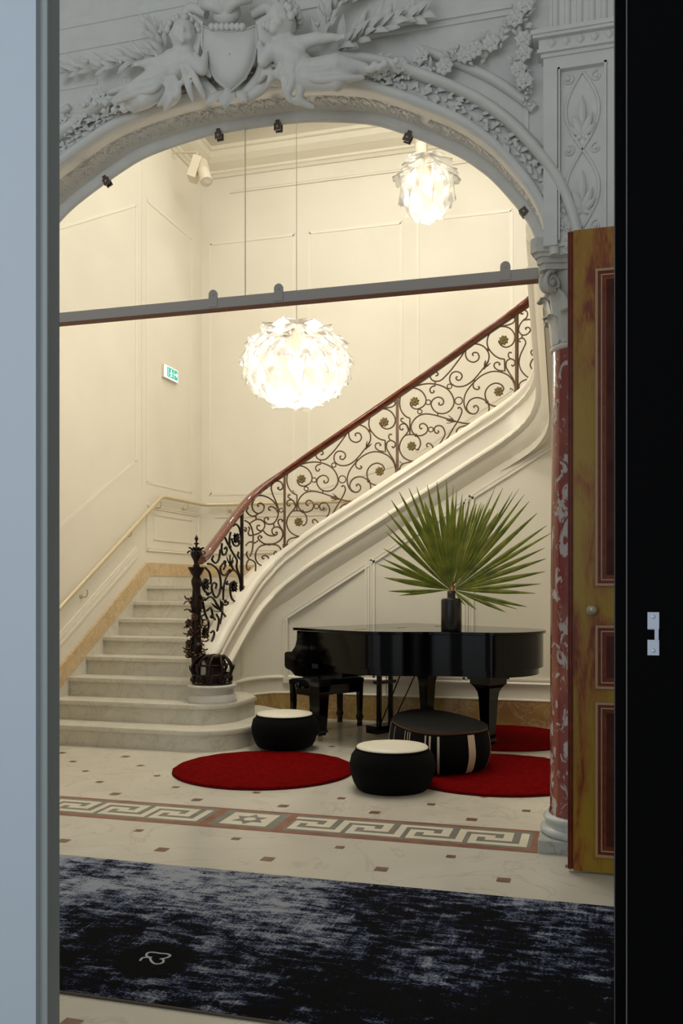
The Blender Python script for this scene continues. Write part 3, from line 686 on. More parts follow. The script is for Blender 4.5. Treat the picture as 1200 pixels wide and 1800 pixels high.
# ---- columns
def acanthus(mb, c, ang, r0, z0, h, w, out):
    rd = Vector((cos(ang), sin(ang), 0)); sd = Vector((-sin(ang), cos(ang), 0)); rows = []
    for i in range(9):
        t = i/8; r = r0+.012+out*(t**2.2)+(.02 if t > .8 else 0); zz = z0+h*(t if t < .85 else .85+(t-.85)*(-.6))
        ww = w*(.45+.55*sin(pi*min(1, t*.9+.15)))*(1+.12*(i % 2)); rows.append([c+rd*(r+off*w)+sd*(a*ww)+Vector((0, 0, zz)) for a, off in ((-1, -.18), (-.6, .02), (-.3, -.08), (0, .12), (.3, -.08), (.6, .02), (1, -.18))])
    mb.sheet(rows, 0, True)
    rows2 = [[p-rd*.008 for p in r] for r in rows]; mb.sheet(rows2, 0, True)
def column(uc, label):
    vc = 4.995; t = thing('marble_column', label, 'column', (uc, vc, 0), None)
    c = Vector((uc, vc, 0))
    obj('plinth', MB().box(uc-.222, uc+.222, vc-.215, vc+.215, 0, .065), 'grey_marble', parent=t)
    obj('base', MB().lathe([(.21, .065), (.222, .08), (.222, .095), (.205, .108), (.196, .112), (.188, .125), (.196, .137), (.206, .145), (.206, .158), (.19, .168), (.178, .172)], c, 40), 'white_marble', parent=t)
    obj('shaft', MB().lathe([(.178, .17), (.176, .19), (.170, .20), (.169, 1.2), (.163, 2.1), (.156, 2.62), (.158, 2.65)], c, 48), 'column', parent=t)
    ca = MB(); ca.lathe([(.158, 2.648), (.172, 2.655), (.172, 2.672), (.156, 2.68), (.15, 2.70), (.148, 2.85), (.16, 2.95), (.19, 3.04), (.20, 3.055)], c, 40)
    obj('capital', ca, 'capital', parent=t)
    cl = MB()
    for i in range(8): acanthus(cl, c, i*pi/4+pi/8, .15, 2.68, .19, .066, .035)
    for i in range(8): acanthus(cl, c, i*pi/4, .15, 2.72, .28, .066, .055)
    obj('acanthus_leaves', cl, 'capital', parent=t)
    for i in range(4):
        a = pi/4+i*pi/2; d = Vector((cos(a), sin(a), 0)); vo = MB(); cc = c+d*.225+Vector((0, 0, 2.985)); n_ = Vector((-d.y, d.x, 0))
        for off in (-.022, .022):
            sp = [cc+n_*off*(1-.3*k/26)+d*cos(1.57-k*.42)*(.058-.0019*k)+Vector((0, 0, sin(1.57-k*.42)*(.058-.0019*k))) for k in range(27)]
            vo.tube(sp, [.0125-.0002*k for k in range(27)], 7)
        vo.lathe([(.001, -.028), (.018, -.026), (.02, 0), (.018, .026), (.001, .028)], cc, 12, axis=n_); vo.lathe([(.052, -.018), (.052, .018)], cc, 20, axis=n_)
        vo.tube(spline([c+d*.14+Vector((0, 0, 2.90)), c+d*.17+Vector((0, 0, 3.0)), cc+Vector((0, 0, .055))], 5), .017, 7)
        obj('volute', vo, 'capital', parent=t)
    ab = MB()
    for z0, z1, hw in ((3.045, 3.075, .215), (3.075, 3.105, .228), (3.105, 3.125, .24), (3.125, 3.2, .258)):
        poly = []
        for i in range(4):
            a0 = Vector((cos(pi/4+i*pi/2), sin(pi/4+i*pi/2)))*hw*1.414; a1 = Vector((cos(pi/4+(i+1)*pi/2), sin(pi/4+(i+1)*pi/2)))*hw*1.414; mdir = (a0+a1)*.5
            e = (a1-a0).normalized()*.03
            poly.append((uc+a0.x+e.x, vc+a0.y+e.y)); 
            for f in (.3, .5, .7): q = a0.lerp(a1, f)-mdir.normalized()*.03*sin(pi*f); poly.append((uc+q.x, vc+q.y))
            poly.append((uc+a1.x-e.x, vc+a1.y-e.y))
        ab.prism(poly, z0, z1)
    obj('abacus', ab, 'capital', parent=t)
    return t
M['white_marble'] = veined('white_marble_base', (212, 216, 214), (170, 178, 180), 5, .5, .3, 1.2, (196, 202, 200))
M['capital'] = plain('pale_stone_capital', (206, 204, 196), .5, var=10, vscale=12, bump=.15, bscale=40)
column(-.075, 'red veined marble column with leafy capital at the right of the arch')
column(-3.905, 'red veined marble column behind the pale left door, at the left of the arch')

# ================================================================== STAIR HALL
RI, TD, V1S, ZL = .174, .309, 6.87, 8*.174     # riser, tread, first riser, landing height
SU = -3.47                                     # right side of the first flight
# railing line in plan
plan = [Vector((-3.48, 7.46, 0))]+spline([(-3.475, 7.50, 0), (-3.47, 8.0, 0), (-3.45, 8.45, 0), (-3.40, 8.70, 0), (-3.27, 8.90, 0), (-3.05, 8.965, 0), (-2.8, 8.97, 0), (-2.5, 8.97, 0)], 6) + \
       [Vector((-2.5+.155*i, 8.97, 0)) for i in range(1, 10)]+[Vector((-.95+.5*sin(a), 8.47+.5*cos(a), 0)) for a in [k*pi/2/8 for k in range(0, 9)]]+[Vector((-.45, 8.47-.12*k, 0)) for k in range(1, 11)]
cum = [0]
for a, b in zip(plan, plan[1:]): cum.append(cum[-1]+(b-a).length)
def at_s(s):
    s = max(0, min(cum[-1]-1e-6, s))
    for i in range(len(plan)-1):
        if s <= cum[i+1]:
            f = (s-cum[i])/max(1e-9, cum[i+1]-cum[i]); p = plan[i].lerp(plan[i+1], f)
            j0, j1 = max(0, i-1), min(len(plan)-1, i+2); t = (plan[j1]-plan[j0]).normalized(); return p, t
    return plan[-1], (plan[-1]-plan[-2]).normalized()
def hit(x, y, n=0.0, smax=None):
    """where the sight line through (x, y) crosses the vertical railing surface"""
    d = ray(x, y); d2 = Vector((d.x, d.y)); best = None
    for i in range(len(plan)-1):
        if smax and cum[i] > smax: break
        a, b = plan[i], plan[i+1]; e = Vector((b.x-a.x, b.y-a.y)); det = d2.x*(-e.y)+e.x*d2.y
        if abs(det) < 1e-9: continue
        t = (a.x*(-e.y)+e.x*a.y)/det; u = (d2.x*a.y-d2.y*a.x)/det
        if -0.02 <= u <= 1.02 and t > 0:
            p = CAMP+d*t; return p, cum[i]+u*(cum[i+1]-cum[i])
    i = 0; a, b = plan[0], plan[1]; e = Vector((b.x-a.x, b.y-a.y)); det = d2.x*(-e.y)+e.x*d2.y
    t = (a.x*(-e.y)+e.x*a.y)/det; u = (d2.x*a.y-d2.y*a.x)/det
    return CAMP+d*t, u*(cum[1]-cum[0])
def table_from(px):
    out = []
    for x, y in px: p, s = hit(x, y); out.append((s, p.z))
    return sorted(out)
TOPZ = table_from([(365, 1152), (373, 1130), (398, 1086), (423, 1045), (440, 1020), (462, 996), (500, 968), (560, 925), (640, 874), (698, 836), (770, 789), (840, 742), (908, 697), (935, 676)])
RAILZ = table_from([(354, 988), (382, 951), (409, 914), (430, 888), (450, 867), (470, 851), (500, 831), (530, 810), (570, 783), (640, 735), (698, 695), (770, 645), (840, 594), (908, 545), (941, 521)])
def ext(tab, k=.62):
    s, z_ = tab[-1]; return tab+[(s+4, z_+4*k)]
TOPZ, RAILZ = ext(TOPZ), ext(RAILZ)
def smooth_tab(tab, s, w=.12): return sum(lerp_table(tab, s+d*w) for d in (-1, -.5, 0, .5, 1))/5

M['plinth_stone'] = plain('grey_white_plinth', (192, 188, 180), .35, var=6, vscale=8)
# ---- staircase
st = thing('staircase', 'white marble staircase with rounded lowest steps rising to a landing and turning right', 'staircase', (-4.0, V1S, 0))
def step_poly(v0, uR, bulge, nos):
    """plan outline of a step whose right end is rounded"""
    v0 -= nos; pts = [(UL, v0), (uR-bulge, v0)]
    cx, cyv = uR-bulge, v0+bulge*1.15
    for k in range(1, 13): a = -pi/2+k*pi/2/12; pts.append((cx+(bulge+nos)*cos(a), cyv+bulge*1.15*sin(a)))
    return pts
for i in range(8):
    m = MB(); z0, z1 = i*RI, (i+1)*RI; v = V1S+i*TD
    if i < 2:
        uR, bl = ((-2.89, .42), (-3.10, .34))[i]
        for nos, za, zb in ((0, z0 if i else 0, z1-.035), (.022, z1-.035, z1-.008), (.014, z1-.008, z1)):
            pl = step_poly(v, uR, bl, nos); endv = 8.55 if i == 0 else 8.2
            pl += [(pl[-1][0], endv-.3), (-3.3, endv), (UL, endv)]
            m.prism(pl, za, zb)
    else:
        m.box(UL, SU, v, v+TD+.04, z0 if i else 0, z1-.035); m.box(UL, SU, v-.022, v+TD+.04, z1-.035, z1-.006); m.box(UL, SU, v-.014, v+TD+.04, z1-.006, z1)
    if i >= 2: m.box(UL, SU, v+.05, v+TD+.04, 0, z0)
    obj('step', m, 'step', parent=st)
obj('landing', MB().box(UL, -3.05, V1S+8*TD-.28, VB, ZL-.05, ZL).box(UL, -3.2, 9.1, VB, 0, ZL-.05), 'step', parent=st)
# marble stringer under the tan band on the left wall
m = MB(); a = .604
m.extrude([(UL, 7.0, 0), (UL, 7.0, .27), (UL, 9.03, 1.27+.235), (UL, 10.5, 1.505), (UL, 10.5, ZL-.05), (UL, 9.3, ZL-.05), (UL, 9.3, 0)], (.02, 0, 0))
m.box(UL, -2.6, VB-.02, VB, ZL, 1.505)
obj('wall_string', m, 'step', parent=st)
# upper flight, treads mostly hidden behind the string
for i in range(10):
    m = MB(); u0 = -3.0+i*.28; z1 = ZL+(i+1)*RI
    m.box(u0, u0+.32, 9.02, VB, z1-RI-.06, z1-.035); m.box(u0-.02, u0+.32, 9.02, VB, z1-.035, z1)
    obj('step', m, 'step', parent=st)
# newel plinth on the second step
NP = Vector((-3.345, 7.475, 0))
m = MB(); z2 = 2*RI
m.lathe([(.225, z2), (.228, z2+.012), (.22, z2+.022), (.22, z2+.06), (.205, z2+.07), (.20, z2+.075), (.198, z2+.115), (.208, z2+.128), (.222, z2+.138), (.222, z2+.150), (.20, z2+.158), (.001, z2+.16)], NP, 48)
obj('newel_plinth', m, 'plinth_stone', parent=st)

# string: moulded band that carries the railing
prof = [(-.10, .0), (-.09, .03), (-.03, .035), (.045, .03), (.085, .012), (.10, -.012), (.10, -.045), (.082, -.07), (.078, -.095), (.094, -.105), (.098, -.125), (.082, -.14), (.06, -.15),
        (.055, -.32), (.075, -.33), (.095, -.355), (.095, -.375), (.07, -.40), (.045, -.41), (.035, -.45), (.01, -.50), (-.035, -.56), (-.035, -.60), (-.10, -.60)]
# path outward side is the side facing the room
s0 = hit(370, 1150)[1]
def frames(sa, sb, n, ztab, dz=0):
    out = []
    for k in range(n+1):
        s = sa+(sb-sa)*k/n; p, t = at_s(s); out.append((Vector((p.x, p.y, smooth_tab(ztab, s)+dz)), Vector((t.y, -t.x, 0)), Vector((0, 0, 1))))
    return out
m = MB(); m.sweep(frames(.06, cum[-1]-.05, 110, TOPZ), prof, 0)
so = obj('stair_string', m, 'white_paint', parent=st)
for f in so.data.polygons: f.use_smooth = len(f.vertices) == 4
so.data.set_sharp_from_angle(angle=radians(40))
m = MB(); rows = []
for k in range(61):
    s = .12+(cum[-1]-.1-.12)*k/60; p, t = at_s(s); nv = Vector((t.y, -t.x, 0)); zt = smooth_tab(TOPZ, s)
    zb = 0 if s > .9 else 0
    if s > 2.5 and p.x > -.96: zb = zt-.62
    rows.append([p+nv*(-.03)+Vector((0, 0, zb)), p+nv*(-.03)+Vector((0, 0, zt-.5))])
m.sheet(rows, 0, True)
m.box(-1.1, 1.3, 9.0, 9.1, 0, CEIL-4.2)
wst = obj('wall_stair', m, 'wall_cream', org=(-2, 9, 0), kind='structure')

# railing: mahogany rail, iron posts and scrollwork
rl = thing('stair_railing', 'wrought iron scrollwork balustrade with mahogany handrail curving up the marble staircase', 'railing', (-3.48, 7.5, z2+.16))
m = MB(); rp = [(-.048, .0), (-.052, .018), (-.040, .036), (0, .046), (.040, .036), (.052, .018), (.048, 0), (.036, -.008), (.030, -.03), (-.030, -.03), (-.036, -.008)]
fr = frames(.045, cum[-1]-.4, 100, RAILZ); m.sweep(fr, rp, 0, smooth=True); obj('handrail', m, 'rail_wood', parent=rl)
m = MB(); m.sweep([(o-Vector((0, 0, .03)), n_, z_) for o, n_, z_ in fr], [(-.018, 0), (.018, 0), (.018, -.008), (-.018, -.008)], 0); obj('iron_flat_under_rail', m, 'iron', parent=rl)
def sway(s): return at_s(s)
for x in (425, 500, 698, 908):
    p, s = hit(x, 900); m = MB(); pp, t = at_s(s); za = smooth_tab(TOPZ, s)+.03; zb = smooth_tab(RAILZ, s)-.03
    m.obox((pp.x, pp.y, (za+zb)/2), t, Vector((-t.y, t.x, 0)), .013, .013, (zb-za)/2)
    m.obox((pp.x, pp.y, za+.02), t, Vector((-t.y, t.x, 0)), .02, .02, .02)
    obj('post', m, 'iron' if x > 450 else 'iron_dark', parent=rl)
A1 = [
 [(315,1080),(316,900),(315,800)], [(315,800),(240,760),(170,670),(140,540),(165,400),(250,315),(380,290),(500,340),(570,440),(580,530),(540,600),(450,645),(370,630),(325,570),(330,520)],
 [(330,285),(500,235),(650,222),(800,250),(930,320),(1010,430),(1040,540),(1010,640),(940,710),(850,735),(760,715),(700,660),(665,580),(690,500),(770,455),(840,475),(870,530),(850,580),(800,585),(790,555),(808,552)],
 [(740,255),(670,280),(645,330),(665,375),(700,375),(712,350),(698,345)],
 [(735,90),(770,85),(775,50),(730,25),(670,50),(650,100),(680,160),(750,185),(830,165),(910,90),(990,0),(1080,-120),(1160,-230),(1215,-320)],
 [(730,188),(730,235)],
 [(190+1000,905),(1060,870),(900,815),(770,770),(650,740),(550,735),(450,770),(370,850),(335,940),(355,1030),(420,1090),(500,1100),(580,1060),(610,990),(590,930),(540,895),(490,910),(475,950),(500,985),(520,970)],
 [(205,800),(170,800),(165,840),(220,880),(280,940),(290,1010),(240,1080),(180,1150),(140,1250),(145,1350),(200,1450),(290,1510),(380,1530),(480,1515),(600,1450),(690,1370),(760,1310),(870,1140),(890,1050),(850,960),(790,935),(730,960),(715,1010),(740,1060),(780,1060),(785,1030),(770,1030)],
 [(240,1085),(315,1075),(400,1090),(470,1150),(492,1240),(460,1320),(410,1340)],
 [(610,1295),(590,1270),(600,1240),(640,1235),(690,1290),(690,1370)],
 [(770,1320),(850,1260),(950,1120),(1030,980),(1100,870),(1160,740),(1165,680),(1140,640),(1110,640),(1105,662)],
 [(380,1530),(280,1550),(200,1570),(150,1620),(150,1680),(190,1720),(240,1700),(245,1670),(215,1660)],
 [(1300,925),(1200,955),(1130,975),(1080,1030),(1090,1090),(1130,1095),(1160,1060),(1140,1048)],
 [(290,1000),(250,900),(190,890),(145,920),(150,980),(190,990),(195,965)],
 [(770,735),(772,772)],
]
Bq = [
 [(870,1050),(868,940),(865,840)], [(865,840),(780,820),(690,760),(610,660),(580,560),(600,440),(680,330),(800,285),(930,310),(1020,400),(1045,500),(1000,600),(900,640),(820,610),(775,550),(770,520)],
 [(985,165),(970,150),(1000,128),(1045,180),(1010,240),(900,270),(760,290)],
 [(360,765),(340,745),(360,715),(420,720),(450,790),(420,850),(350,875),(270,840),(230,760),(240,650),(310,585),(400,568),(500,600),(575,670),(610,760),(600,860),(560,930),(480,1030),(400,1130),(320,1210),(220,1270),(130,1285),(50,1270),(-20,1210),(-30,1120),(10,1050),(80,1028),(150,1060),(170,1120),(130,1175),(80,1160),(75,1125),(100,1115)],
 [(840,1370),(850,1330),(810,1270),(720,1240),(620,1280),(555,1370),(550,1470),(600,1580),(700,1630),(800,1635),(920,1580),(1020,1480),(1050,1370),(1020,1240),(940,1130),(830,1065),(720,1040),(620,1050),(500,1100),(400,1180),(300,1290),(230,1400),(200,1530),(220,1650),(280,1730),(350,1755)],
 [(380,1170),(350,1260),(370,1320),(430,1340),(455,1310),(430,1290)],
 [(850,1040),(760,1020),(700,970),(700,910),(750,885),(790,920),(768,938)],
 [(985,945),(1010,970),(1045,930),(1030,870),(960,835),(930,790),(940,740),(975,735),(980,750)],
 [(960,840),(900,880),(890,970),(940,1070),(1020,1200),(1050,1320)],
 [(375,1650),(360,1625),(400,1612),(435,1650),(430,1700),(390,1745),(330,1750),(265,1700),(245,1620),(300,1520),(400,1478),(500,1500),(580,1560),(612,1650),(595,1750),(540,1835),(430,1890),(300,1915),(190,1905)],
]
C1q = [
 [(800,260),(780,285),(825,310),(870,270),(850,190),(780,155),(700,190),(665,270),(690,380),(740,500),(780,600),(790,720),(760,830),(700,900),(620,915),(560,880),(545,820),(590,795),(620,820),(600,838)],
 [(400,420),(500,410),(620,450),(720,530),(780,640)],
 [(445,605),(425,585),(440,555),(490,545),(540,600),(520,680),(450,725),(390,710),(340,650),(330,560),(370,470),(410,420)],
 [(655,670),(625,660),(625,620),(680,605),(750,650),(785,720)],
 [(260,620),(230,680),(280,750),(350,775),(430,740)], [(395,768),(400,828)],
 [(465,940),(430,935),(412,965),(430,1010),(490,1030),(540,980),(550,900),(490,840),(410,830),(330,870),(290,900)],
 [(735,1065),(765,1055),(765,1090),(720,1115),(640,1115),(570,1080),(520,1020)],
 [(735,1100),(690,1080),(680,1010),(720,970),(790,965),(850,1020),(870,1100),(830,1190),(740,1245),(640,1265),(540,1255),(460,1200),(435,1150),(460,1115),(500,1140),(480,1160)],
 [(540,1520),(510,1515),(510,1480),(570,1465),(630,1530),(600,1620),(520,1645),(440,1610),(390,1520),(400,1400),(460,1310),(560,1275),(680,1270),(780,1290),(840,1370),(830,1450),(770,1475),(715,1440),(730,1400),(765,1402)],
 [(845,870),(872,850),(820,825),(785,870),(810,940),(870,1030)], [(708,900),(716,970)],
 [(200,850),(270,890),(320,980),(345,1100),(345,1250),(330,1380),(290,1480)], [(350,1105),(430,1080),(500,1040)], [(220,1290),(260,1240),(320,1225),(370,1245),(430,1205)],
 [(245,1400),(230,1440),(270,1520),(350,1560),(390,1620),(390,1750)], [(270,1540),(235,1600),(235,1690),(265,1720),(290,1670)],
 [(195,1000),(205,1040),(230,1020),(225,985),(200,975)], [(265,960),(285,1000),(260,1060),(280,1110),(320,1110)],
]
D1q = [
 [(150,850),(200,910),(220,1000),(215,1060)], [(180,800),(230,810),(300,870),(335,960),(345,1080),(320,1190),(280,1225),(240,1160),(230,1080),(260,1040),(290,1060),(280,1110)],
 [(390,610),(412,590),(422,630),(400,680),(370,680),(355,620),(360,540)], [(470,400),(455,480),(465,600),(520,700),(550,760),(545,850),(590,960)],
 [(500,320),(540,300),(580,350),(600,450)], [(470,590),(440,560),(400,470)], [(350,920),(340,850),(380,790),(402,820),(380,870)], [(330,890),(370,940),(410,935),(440,890)],
 [(375,1260),(378,1150),(390,1050),(430,940),(500,880),(560,930),(590,1030),(600,1180)], [(515,1020),(465,1060),(470,1190),(500,1260),(560,1290)],
 [(150,1260),(200,1220),(250,1240),(320,1350),(400,1460),(440,1490)], [(85,1200),(110,1250),(130,1350),(150,1440),(190,1540),(185,1640),(160,1690),(130,1650)],
 [(175,1390),(215,1355),(232,1400),(250,1480),(275,1505)], [(290,1440),(320,1500),(310,1600),(290,1700)], [(220,1670),(250,1650),(262,1690),(230,1790)], [(365,1290),(365,1400),(335,1560)],
 [(350,1280),(390,1320),(430,1310),(440,1280)], [(430,1020),(415,1055),(445,1055)], [(250,700),(235,750),(280,790),(320,740),(340,620)], [(500,760),(480,820),(510,880)], [(570,650),(560,700),(590,740)],
 [(150,990),(110,1060),(140,1140),(190,1180),(230,1160)], [(480,480),(510,560),(560,570),(600,500)],
]
E1q = [
 [(240,255),(210,262),(215,232),(255,205),(300,240),(290,310),(240,350),(190,420),(175,500),(220,560),(290,555),(340,500),(320,455),(275,462),(280,485)], [(240,350),(330,340),(420,360),(460,400)],
 [(200,660),(172,650),(185,620),(240,610),(275,670),(250,740),(200,850),(180,960),(210,1070),(290,1160),(380,1200),(460,1180)],
 [(405,790),(375,780),(350,810),(370,850),(430,860),(480,810),(500,720)], [(415,1000),(440,980),(465,1010),(430,1055),(370,1050),(340,990),(380,910),(440,890),(500,905)],
 [(350,1200),(260,1210),(190,1260),(185,1330),(240,1370),(290,1335),(265,1310)], [(405,118),(432,128),(425,95),(370,100),(358,150),(400,205),(460,215)], [(222,560),(222,612)], [(425,850),(420,890)],
]
def place(x, y, dy=0): return hit(x, y)[0]
def stroke(pts, ox, oy, sc, r=.0075, shift=None):
    """trace of a scroll; a repeated panel keeps its rise along the rail"""
    q = []
    for x, y in pts:
        p, s = hit(ox+x/sc, oy+y/sc)
        if shift: s2 = s+shift; p2, t = at_s(s2); p = Vector((p2.x, p2.y, p.z+shift*.617))
        q.append(p)
    return spline(q, 4), r
def rosette(x, y, r, shift=None, mat='rosette'):
    p, s = hit(x, y)
    if shift: s += shift; p2, t = at_s(s); p = Vector((p2.x, p2.y, p.z+shift*.617))
    _, t = at_s(s); nv = Vector((t.y, -t.x, 0)); m = MB()
    for j in range(8):
        a = j*pi/4+.2; d = t*cos(a)+Vector((0, 0, sin(a))); m.leaf(p+nv*.004, d+nv*.15, nv, r, r*.72, 0, .12, 4); m.leaf(p-nv*.004, d-nv*.15, -nv, r, r*.72, 0, .12, 4)
    m.ball(p+nv*.012, r*.3, n=8); m.ball(p-nv*.012, r*.3, n=8); obj('rosette', m, mat, parent=rl)
def ring(m, x, y, rpx, ox=0, oy=0, sc=1, shift=None):
    m.tube(stroke([(x+rpx*cos(a), y+rpx*sin(a)) for a in [k*pi/6 for k in range(12)]], ox, oy, sc, shift=shift)[0][:-1], .006, 6, closed=False)
def husk(m, pts, ox, oy, sc, shift=None):
    q, _ = stroke(pts, ox, oy, sc, shift=shift); d = (q[-1]-q[0]).normalized()
    for k in range(4):
        a = Vector((0, 0, 1)).cross(d); a = (Matrix.Rotation(k*pi/2+.4, 3, d) @ d.orthogonal().normalized()); m.leaf(q[0], d+a*.45, a, (q[-1]-q[0]).length, .022, 0, .1, 4)
    m.ball(q[0], .012, n=8); m.tube([q[0], q[-1]], .009, 6)
s5, s6 = hit(500, 900)[1], hit(698, 760)[1]; SH = s6-s5
for rep, shift in ((0, None), (1, SH)):
    m = MB()
    for ln in A1: m.tube(*stroke(ln, 490, 790, 10, shift=shift), 6)
    for ln in Bq: m.tube(*stroke(ln, 590, 690, 10, shift=shift), 6)
    for cx, cyy, r in ((480, 692, 36), (618, 537, 40), (1115, 525, 62), (965, 275, 38), (660, 1000, 40)):
        q, _ = stroke([(cx+r*cos(a), cyy+r*sin(a)) for a in [k*pi/6 for k in range(13)]], 490, 790, 10, shift=shift); m.tube(q, .006, 6)
    for (x, y) in ((531.5, 899), (649, 757), (647.5, 845.5)):
        p, s = hit(x, y)
        if shift: p2, _ = at_s(s+shift); p = Vector((p2.x, p2.y, p.z+shift*.617))
        m.ball(p, .018, n=8)
    husk(m, [(1050, 870), (915, 830)], 490, 790, 10, shift); husk(m, [(530, 985), (600, 860)], 590, 690, 10, shift)
    obj('scroll_panel', m, 'iron', parent=rl)
    for x, y in ((529.5, 842), (524.5, 917.5), (675, 742), (667, 828.5)): rosette(x, y, .05, shift)
m = MB()
for ln in C1q: m.tube(*stroke(ln, 410, 830, 10, .0085), 6)
ring(m, 840, 670, 34, 410, 830, 10); p, s = hit(473, 957); m.ball(p, .016, n=8)
obj('scroll_panel', m, 'iron', parent=rl)
m = MB()
for ln in D1q: m.tube(*stroke(ln, 340, 880, 7.2, .011), 6)
for x, y in ((404, 961), (395, 988), (390, 1033), (396, 1057), (404, 1003), (365, 1044), (372, 1084)): p, s = hit(x, y); m.ball(p, .02, n=8)
husk(m, [(460, 820), (462, 690)], 340, 880, 7.2); husk(m, [(350, 1400), (280, 1300)], 340, 880, 7.2)
obj('scroll_panel', m, 'iron_dark', parent=rl)
for x, y in ((361.5, 1027), (411.5, 1031.5), (415.5, 946), (361, 1113)): rosette(x, y, .055, None, 'iron_dark')
m = MB()
for ln in E1q: m.tube(*stroke(ln, 890, 520, 8.178), 6)
obj('scroll_panel', m, 'iron', parent=rl)
# newel post with vines, finial and scrolled foot
NW = Vector((-3.52, 7.52, 0)); zb = z2+.16; ztop = 1.4+(1028-997)/FPX*8.2
m = MB(); m.lathe([(.055, zb), (.06, zb+.03), (.04, zb+.06), (.050, zb+.3), (.056, zb+.33), (.044, zb+.37), (.040, zb+.62), (.046, zb+.66), (.056, zb+.70), (.044, zb+.74), (.036, zb+.86), (.046, zb+.90), (.05, zb+.93), (.032, zb+.97), (.045, ztop-.07), (.066, ztop-.03), (.078, ztop-.012), (.078, ztop)], NW, 20)
obj('newel_post', m, 'iron_dark', parent=rl)
m = MB(); rnd = random.Random(9)
vine = [NW+Vector((.055*cos(k*.5), .055*sin(k*.5), zb+.15+.03*k)) for k in range(22)]
m.tube(spline(vine, 3), .009, 6)
for k in range(70):
    a = rnd.uniform(0, 2*pi); zz = zb+.22+.55*rnd.random(); d = Vector((cos(a), sin(a), 0))
    m.leaf(NW+d*.045+Vector((0, 0, zz)), d+Vector((0, 0, rnd.uniform(-.6, .9))), d, rnd.uniform(.05, .075), .045, 0, .35, 4)
for k, (zz, a) in enumerate(((.36, 3.6), (.46, 4.4), (.27, 4.0), (.55, 3.9), (.60, 5.0))): blossom(m, NW+Vector((cos(a)*.062, sin(a)*.062, zb+zz)), .042, rnd)
obj('vine_leaves', m, 'rosette_dark', parent=rl)
m = MB(); z = ztop
m.lathe([(.03, z), (.034, z+.012), (.022, z+.03), (.028, z+.06), (.050, z+.10), (.056, z+.13), (.036, z+.16), (.012, z+.18), (.009, z+.205), (.028, z+.215), (.010, z+.225), (.009, z+.24), (.017, z+.255), (.015, z+.272), (.005, z+.285), (.001, z+.30)], NW, 16)
for j in range(8):
    a = j*pi/4; d = Vector((cos(a), sin(a), 0)); m.leaf(NW+d*.028+Vector((0, 0, z+.09)), d*.8+Vector((0, 0, 1.1)), d, .10, .05, 0, -.3, 4); m.leaf(NW+d*.05+Vector((0, 0, z+.15)), d*.8-Vector((0, 0, .7)), d, .045, .03, 0, .3, 4)
obj('finial', m, 'iron_dark', parent=rl)
m = MB()
# scrolled cage around the foot of the newel on the plinth
cc = NP+Vector((0, 0, zb))
for z_, r in ((.004, .175), (.085, .175), (.17, .14)): m.tube([cc+Vector((r*cos(a), r*sin(a), z_)) for a in [k*pi/14 for k in range(28)]], .009, 6, closed=True)
for j in range(10):
    a = j*2*pi/10; d = Vector((cos(a), sin(a), 0)); tt = Vector((-sin(a), cos(a), 0))
    sp = [cc+d*.175+tt*((.034-.0016*k)*cos(k*.5))+Vector((0, 0, .044+(.034-.0016*k)*sin(k*.5))) for k in range(18)]; m.tube(sp, .011, 6)
    m.tube(spline([cc+d*.175+Vector((0, 0, .085)), cc+d*.185+Vector((0, 0, .14)), cc+d*.16+Vector((0, 0, .20)), cc+d*.11+tt*.02+Vector((0, 0, .25)), cc+d*.09+tt*.0+Vector((0, 0, .23))], 4), .012, 6)
    m.leaf(cc+d*.18+Vector((0, 0, .1)), d*.2+Vector((0, 0, 1)), d, .07, .035, 0, .2, 4)
m.lathe([(.11, 0), (.12, .05), (.075, .09), (.075, .17), (.10, .23), (.11, .25), (.001, .27)], cc+Vector((.02, 0, 0)), 18)
obj('scrolled_foot', m, 'iron_dark', parent=rl)

# ---- wall trims in the stair hall
def ridge(mb, pts, nrm, w=.03, d=.014, closed=False):
    """double bead moulding on a wall; mitred polyline"""
    pts = [Vector(p) for p in pts]; nrm = Vector(nrm)
    if closed: pts = pts+[pts[0]]
    for a, b in zip(pts, pts[1:]):
        t = (b-a).normalized(); sd = nrm.cross(t); L = (b-a).length/2
        for off, ww, dd in ((-.3*w, .22*w, d), (0, .35*w, d*.5), (.33*w, .17*w, d*.8)):
            mb.obox((a+b)/2+sd*off+nrm*dd/2, t, sd, L+w*.4, ww, dd/2, az=nrm)
NS = (0, -1, 0); m = MB()
def pv(x, y, v=9.0): return on_v(x, y, v)
ridge(m, [pv(502, 1196, 8.955), pv(502, 1085, 8.955), pv(646, 992), pv(646, 1192)], NS, .05, .02, True)
ridge(m, [pv(655, 1192), pv(655, 986), pv(818, 880), pv(818, 1195)], NS, .05, .02, True)
ridge(m, [pv(828, 1195), pv(828, 874), pv(1000, 765), pv(1000, 1200)], NS, .05, .02, True)
obj('trim_4', m, 'white_paint', org=(-2, 9, .5), kind='structure')
m = MB()
def base_run(mb, sa, u_end, prof, n=40, mat=0):
    fr = []
    for k in range(n+1):
        s = sa+(s6-sa)*k/n; p, t = at_s(s); fr.append((Vector((p.x, p.y, 0)), Vector((t.y, -t.x, 0)), Vector((0, 0, 1))))
    fr.append((Vector((u_end, 8.97, 0)), Vector((0, -1, 0)), Vector((0, 0, 1)))); mb.sweep(fr, prof, mat, smooth=False)
base_run(m, .15, 1.2, [(-.03, .405), (-.005, .41), (.004, .425), (-.005, .44), (-.03, .445)])
base_run(m, .15, 1.2, [(-.03, .252), (.0, .254), (.004, .262), (.0, .272), (-.03, .275)])
obj('trim_5', m, 'white_paint', org=(-2, 9, .3), kind='structure')
m = MB(); base_run(m, .15, 1.2, [(-.03, 0), (-.002, 0), (-.002, .252), (-.03, .252)])
